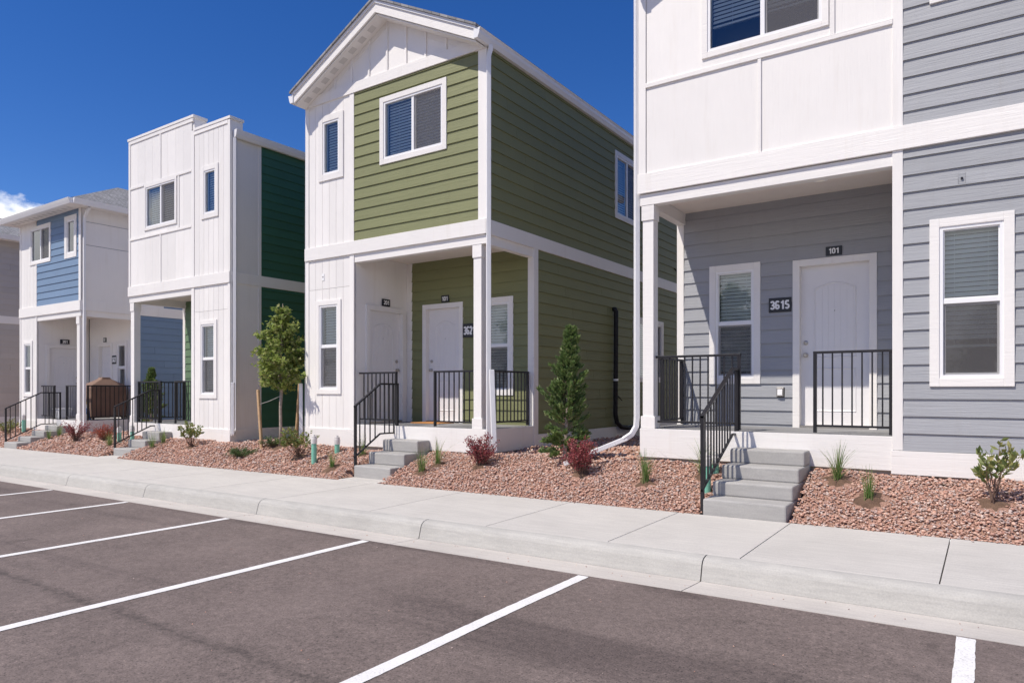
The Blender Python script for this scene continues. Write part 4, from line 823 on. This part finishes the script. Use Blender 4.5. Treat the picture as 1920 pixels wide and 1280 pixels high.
def shrub(name, x, y, h, w, nb, nl, lw, ll, mat, label, cat='shrub', upright=.5, group=None, pit=.2, sparse=False):
    if pit: PITS.append((x, y, pit))
    o = plant(name, x, y, label, cat, group); z = bed(x, y)-.02; tw = MB(); lf = MB()
    for i in range(nb):
        a = rv(0, 6.283); e = rv(.25, 1); tip = Vector((x+math.cos(a)*w*e, y+math.sin(a)*w*e, z+h*rv(.45, 1)*(1.15-.35*e*(1-upright)))); b = Vector((x+rv(-.03, .03), y+rv(-.03, .03), z)); mid = (b+tip)/2+Vector((rv(-.04, .04), rv(-.04, .04), h*.12))
        pts = [b, b.lerp(mid, .6)+Vector((rv(-.01, .01), rv(-.01, .01), 0)), mid, tip]; tw.tube(pts, [.006, .005, .004, .0015], 4)
        for j in range(nl):
            t = rv(.25, 1) if not sparse else rv(.5, 1); q = mid.lerp(tip, t*2-1) if t > .5 else b.lerp(mid, t*2); q = q+rdir()*rv(0, .045 if not sparse else .03); d = (rdir(-.3, .9)+(tip-b).normalized()*.6).normalized(); k = rv(.6, 1.2); leafquad(lf, q, d, lw*k, ll*k)
    tw.build('stems', M['twig'], o); lf.build('foliage', mat, o); return o
def conifer(x, y, h, r, label, n=3800, lean=(0, 0)):
    o = plant('conifer', x, y, label, 'conifer', 'columnar evergreens beside the house walls'); z0 = bed(x, y)-.02; m = MB(); t = MB(); t.tube([(x, y, z0), (x+lean[0]*.5, y+lean[1]*.5, z0+h*.5), (x+lean[0], y+lean[1], z0+h*.93)], [.028, .018, .004], 7); t.build('trunk', M['bark'], o)
    core = MB()
    for i in range(120):                         # limbs that carry the sprays
        f = (i+.5)/120; zz = .03+.95*f**.92; rr = r*(1-zz)**.95*(.82+rv(-.15, .2)+(.55 if rv(0, 1) < .14 else 0))+.02; a = i*2.399+rv(-.4, .4); b = Vector((x+lean[0]*zz, y+lean[1]*zz, z0+zz*h)); tip = b+Vector((math.cos(a)*rr, math.sin(a)*rr, rr*(rv(.5, 1.1) if zz > .22 else rv(-.25, .5)))); core.tube([b, b.lerp(tip, .55)+Vector((0, 0, -.01)), tip], [.006, .004, .0015], 3)
        for j in range(int(n/120)):
            s = rv(.2, 1.04)**.7; q = b.lerp(tip, s)+rdir()*rv(0, .042)*(1.25-s*.5); d = ((tip-b).normalized()*.75+rdir()*.55+Vector((0, 0, .45))).normalized(); L = rv(.03, .075)
            leafquad(m, q, d, L*.24, L)
    core.build('branches', M['twig'], o); m.build('foliage', M['needle'], o); return o
def maple(x, y):
    o = plant('sapling_tree', x, y, 'young maple sapling with pale trunk tied between two stakes by dark green wall', 'tree'); z0 = bed(x, y)-.03; tr = MB(); br = MB(); lf = MB()
    fork = Vector((x+.03, y, z0+1.02)); tr.tube([(x, y, z0), (x+.012, y, z0+.35), (x+.005, y, z0+.75), fork], [.033, .029, .027, .032], 8)
    top = Vector((x+.07, y, z0+2.62)); tr.tube([fork, (x-.02, y, z0+1.35), (x+.03, y, z0+1.8), tuple(top)], [.028, .024, .016, .004], 7); t = tr.build('trunk', M['bark'], o, smooth=True)
    st = MB(); st.tube([fork, fork+Vector((.10, -.01, .16)), fork+Vector((.26, -.02, .32))], [.022, .018, .013], 7); st.build('cut_branch', M['bark'], t)
    tips = []
    for i in range(96):
        f = (i+.5)/96*.96+rv(-.02, .02); b = Vector((x-.01+.07*f, y, z0+1.02+f*1.50)); prof = min(1, .55+f*2.2) if f < .28 else max(.10, 1-((f-.28)/.72)**1.35*.93)
        R = .60*prof*rv(.45, 1.08); a = i*2.399+rv(-.5, .5); tip = b+Vector((math.cos(a)*R, math.sin(a)*R*.95, rv(-.04, .22)*(.4+R)+.04))
        mid = b.lerp(tip, .5)+Vector((0, 0, .03)); br.tube([b, mid, tip], [.008, .005, .002], 4); tips.append((b, mid, tip, R))
    for b, mid, tip, R in tips:
        for j in range(int(12+85*R)):
            t_ = rv(.25, 1.05); q = (b.lerp(mid, t_*2) if t_ < .5 else mid.lerp(tip, t_*2-1))+rdir()*rv(0, .085); d = (rdir(-.8, .5)+(tip-b).normalized()*.5+Vector((0, 0, -.2))).normalized(); L = rv(.05, .095)
            c = q; s = d.cross(rdir()).normalized(); n = d.cross(s); k = len(lf.v)       # three-lobed blade
            for (u, v, e) in ((0, 0, 0), (.30, .46, .06), (.55, .20, .02), (1, 0, -.05), (.55, -.20, .02), (.30, -.46, .06)): lf.v.append(tuple(c+d*L*u+s*L*v+n*L*e))
            lf.f += [(k, k+1, k+2), (k, k+2, k+3), (k, k+3, k+4), (k, k+4, k+5)]
    br.build('branches', M['bark'], o); lf.build('crown', M['maple'], o); PITS.append((x, y, .24)); return o
def stake(b, t, label):
    m = MB(); m.tube([b, Vector(b).lerp(Vector(t), .98), t], [.030, .029, .024], 8); return tag(m.build('wooden_stake', M['stake']), label, 'stake')
def cleanout(x, y, hh, label):
    z = bed(x, y)-.04; o = empty('cleanout_pipe', (x, y, z)); m = MB(); m.lathe((x, y, z), [(.042, 0), (.042, hh)], 14); m.build('pipe', M['teal'], o); m = MB(); m.lathe((x, y, z), [(.050, hh-.09), (.050, hh-.01), (.045, hh), (.045, hh+.03), (.022, hh+.032), (.022, hh+.055)], 14); m.build('cap', M['pipecap'], o)
    PITS.append((x, y, .07)); return tag(o, label, 'pipe', 'sewer cleanout pipes')
GR = 'ornamental grasses in the gravel'
grass(-6.66, 7.50, .40, 95, 'grass tuft beside the olive house steps, right of the lowest tread', .45, GR); grass(-6.60, 7.78, .42, 70, 'grass tuft behind another tuft beside the olive house steps', .5, GR, .14)
grass(-3.32, 7.65, .42, 90, 'grass tuft in gravel below the left porch skirt of the grey house', .3, GR); grass(-8.44, 7.41, .30, 80, 'short grass tuft before the green cleanout pipes', .35, GR, .2)
grass(-1.30, 7.97, .44, 90, 'grass tuft in bare soil beside the upper grey house step', .5, GR, .19); grass(-.96, 7.62, .34, 60, 'small grass tuft in a round soil patch right of the grey house steps', .3, GR, .19)
grass(-8.30, 7.93, .40, 60, 'grass tuft behind the stair railing of the olive house', .5, GR, .12); grass(-2.72, 7.92, .46, 80, 'grass tuft behind the stair railing of the grey house', .6, GR, .12)
grass(-15.70, 7.60, .36, 70, 'grass tuft between the red bush and the parapet house steps', .45, GR, .14); grass(-14.11, 7.66, .36, 60, 'grass tuft right of the parapet house steps, nearer the sidewalk', .4, GR, .14); grass(-14.15, 7.92, .36, 60, 'grass tuft right of the parapet house steps, nearer the porch', .4, GR, .14)
grass(-18.85, 7.69, .30, 60, 'grass tuft right of the pale blue house steps, nearer the sidewalk', .4, GR, .14); grass(-18.9, 7.95, .34, 60, 'grass tuft right of the pale blue house steps, nearer the porch', .4, GR, .14)
shrub('barberry_bush', -5.83, 7.78, .45, .255, 54, 52, .009, .025, M['barberry'], 'round dark red barberry beside the olive house porch corner', 'bush', .6, 'red barberry bushes', .16)
shrub('barberry_bush', -4.22, 7.72, .46, .255, 60, 56, .009, .025, M['barberry'], 'wide red barberry over the white downspout extension', 'bush', .5, 'red barberry bushes', .16)
shrub('barberry_bush', -17.60, 7.74, .48, .32, 36, 40, .010, .026, M['barberry'], 'open dark red barberry before the blue house porch corner', 'bush', .7, 'red barberry bushes', .14)
shrub('red_bush', -16.40, 7.82, .40, .40, 60, 30, .006, .035, M['redgrass'], 'bright red twiggy bush below the covered grill', 'bush', .5, None, .14)
shrub('leafy_shrub', .04, 7.68, .56, .24, 12, 17, .019, .082, M['shrub'], 'sparse leafy shrub before the base board of the grey house', 'shrub', .6, None, .16, True)
shrub('leafy_shrub', -13.0, 7.84, .48, .28, 18, 24, .018, .06, M['shrub'], 'leafy shrub before the narrow window of the white parapet house', 'shrub', .6, None, .16, True)
shrub('leafy_shrub', -9.60, 7.72, .48, .36, 24, 28, .018, .06, M['shrub'], 'yellow green leafy shrub left of the cleanout pipes', 'shrub', .6, None, .18, True)
shrub('leafy_shrub', -21.7, 7.85, .42, .45, 22, 22, .018, .05, M['shrub'], 'pale green shrub behind the stair railing of the blue house', 'shrub', .5, None, .15)
shrub('juniper', -11.02, 7.58, .17, .32, 46, 55, .0045, .032, M['juniper'], 'low spreading juniper alone in gravel near the sidewalk', 'juniper', .1, 'creeping junipers', .12)
shrub('juniper', -10.83, 8.12, .20, .30, 40, 50, .0045, .032, M['juniper'], 'low juniper at the foot of the maple sapling', 'juniper', .2, 'creeping junipers', .12)
conifer(-4.78, 8.30, 1.80, .37, 'tall cone shaped evergreen before the olive green side wall', 17000, (.10, 0)); conifer(-17.35, 9.4, 1.62, .34, 'cone shaped evergreen between the pale blue and parapet houses', 9000)
maple(-10.62, 8.12)
stake((-11.02, 8.02, bed(-11, 8)-.05), (-11.19, 8.06, bed(-11, 8)+1.07), 'round wooden stake leaning left of the maple sapling trunk'); stake((-10.98, 8.75, bed(-11, 8.7)-.05), (-10.86, 8.75, bed(-11, 8.7)+1.22), 'wooden stake behind the maple sapling by the white corner')
m = MB(); m.tube([(-11.15, 8.06, bed(-11, 8)+.80), (-10.9, 8.09, bed(-11, 8)+.86), (-10.61, 8.10, bed(-11, 8)+.95)], .006, 5); tag(m.build('tie_strap', M['wire']), 'thin tie strap from the leaning stake to the sapling trunk', 'strap')
cleanout(-9.08, 7.60, .42, 'green cleanout pipe with white cap, taller one left of the olive steps'); cleanout(-8.98, 8.0, .27, 'green cleanout pipe with white cap close to the olive house base board')
cleanout(-2.56, 7.58, .40, 'green cleanout pipe behind the lower stair rail of the grey house'); cleanout(-2.62, 8.05, .22, 'short cleanout pipe beside the top step of the grey house')
cleanout(-21.2, 8.05, .46, 'green cleanout pipe by the pale blue house base board'); cleanout(-15.66, 7.78, .36, 'cleanout pipe left of the parapet house steps, nearer the sidewalk'); cleanout(-15.45, 7.95, .34, 'cleanout pipe left of the parapet house steps, nearer the porch')
soil_mesh(); gravel()

def street_tree(x, y, h, label):
    z = za(x); o = empty('street_tree', (x, y, z)); t = MB(); t.tube([(x, y, z-.1), (x+.05, y, z+h*.35), (x, y, z+h*.8)], [.16, .12, .03], 8); lf = MB()
    for i in range(70):
        f = rv(.25, 1); a = i*2.399; R_ = h*.30*math.sin(math.pi*min(1, f*.85+.15))**.8*rv(.4, 1.05)+.1; b = Vector((x, y, z+h*f*.9)); tip = b+Vector((math.cos(a)*R_, math.sin(a)*R_, rv(.1, .5)*R_)); t.tube([b, tip], [.03, .006], 4)
        for j in range(75): q = b.lerp(tip, rv(.3, 1.05))+rdir()*rv(0, .55); leafquad(lf, q, rdir(-.8, .4), .09, rv(.14, .26))
    t.build('trunk', M['bark'], o); lf.build('crown', M['maple'], o); tag(o, label, 'tree', 'trees across the parking lot')
street_tree(-13.6, -26, 9, 'leafy tree across the parking lot mirrored in the grey porch window'); street_tree(-30.5, -27, 9.5, 'leafy tree across the parking lot mirrored in the olive porch window'); street_tree(.2, -31, 7, 'leafy tree across the parking lot mirrored in the grey front window')
# ---------------------------------------------------------------- things on the porches
def grill():
    zd = E-.745; x0, x1, y0, y1 = -19.28, -18.74, 8.62, 9.50; o = empty('covered_grill', ((x0+x1)/2, (y0+y1)/2, zd)); m = MB()
    ring = [(0, .05, .02), (0, .30, .0), (.0, .80, -.0), (.01, .88, .0), (.12, 1.05, .22), (.15, 1.09, .30)]
    for (i, z, k) in ring:
        a = min(.16, i+k*.25); b = min(.34, i+k*.9)
        for (X, Y) in ((x0+a, y0+b), (x1-a, y0+b), (x1-a, y1-b), (x0+a, y1-b)): m.v.append((X, Y, zd+z))
    for r in range(len(ring)-1):
        for j in range(4): p = r*4+j; q = r*4+(j+1) % 4; m.f.append((p, q, q+4, p+4))
    n = len(m.v); m.f.append((n-4, n-3, n-2, n-1)); m.build('cover', M['cover'], o, bevel=.02)
    for X in (x0+.07, x1-.07):
        for Y in (y0+.08, y1-.08): bx('leg', X-.02, X+.02, Y-.02, Y+.02, zd, zd+.07, M['black'], o)
    tag(o, 'barbecue grill under a brown fabric cover on the blue house porch', 'grill')
grill()
def tub():
    zd = E-.745; x, y = -20.55, 8.72; o = empty('storage_tub', (x, y, zd)); m = MB(); m.hexa([(x-.17, y-.12, zd), (x+.17, y-.12, zd), (x+.17, y+.12, zd), (x-.17, y+.12, zd), (x-.2, y-.15, zd+.24), (x+.2, y-.15, zd+.24), (x+.2, y+.15, zd+.24), (x-.2, y+.15, zd+.24)]); m.build('bin', M['tub'], o, bevel=.02); bx('lid', x-.215, x+.215, y-.165, y+.165, zd+.24, zd+.27, M['tub'], o, .008)
    tag(o, 'white plastic storage tub on the blue house porch behind the railing', 'tub')
tub()
def jug():
    zd = E-.745; x, y = -18.98, 8.62; o = empty('gas_bottle', (x, y, zd)); m = MB(); m.lathe((x, y, zd), [(.09, 0), (.10, .02), (.13, .05), (.13, .24), (.10, .30), (.05, .325)], 18); m.build('bottle', M['bluepl'], o, smooth=True); m = MB(); m.lathe((x, y, zd), [(.1, .3), (.1, .40), (.085, .40), (.085, .3)], 18); m.build('collar', M['tub'], o); m = MB(); m.lathe((x, y, zd), [(.02, .32), (.02, .43), (.03, .44), (.03, .46)], 10); m.build('valve', M['yellow'], o)
    tag(o, 'blue and white gas bottle beside the blue house porch post', 'bottle')
jug()
m = MB(); m.box(-8.35, -7.70, 9.10, 9.52, E-.57+.001, E-.57+.016); tag(m.build('doormat', M['mat'], bevel=.004), 'orange brown doormat before door 101 of the olive house', 'doormat')
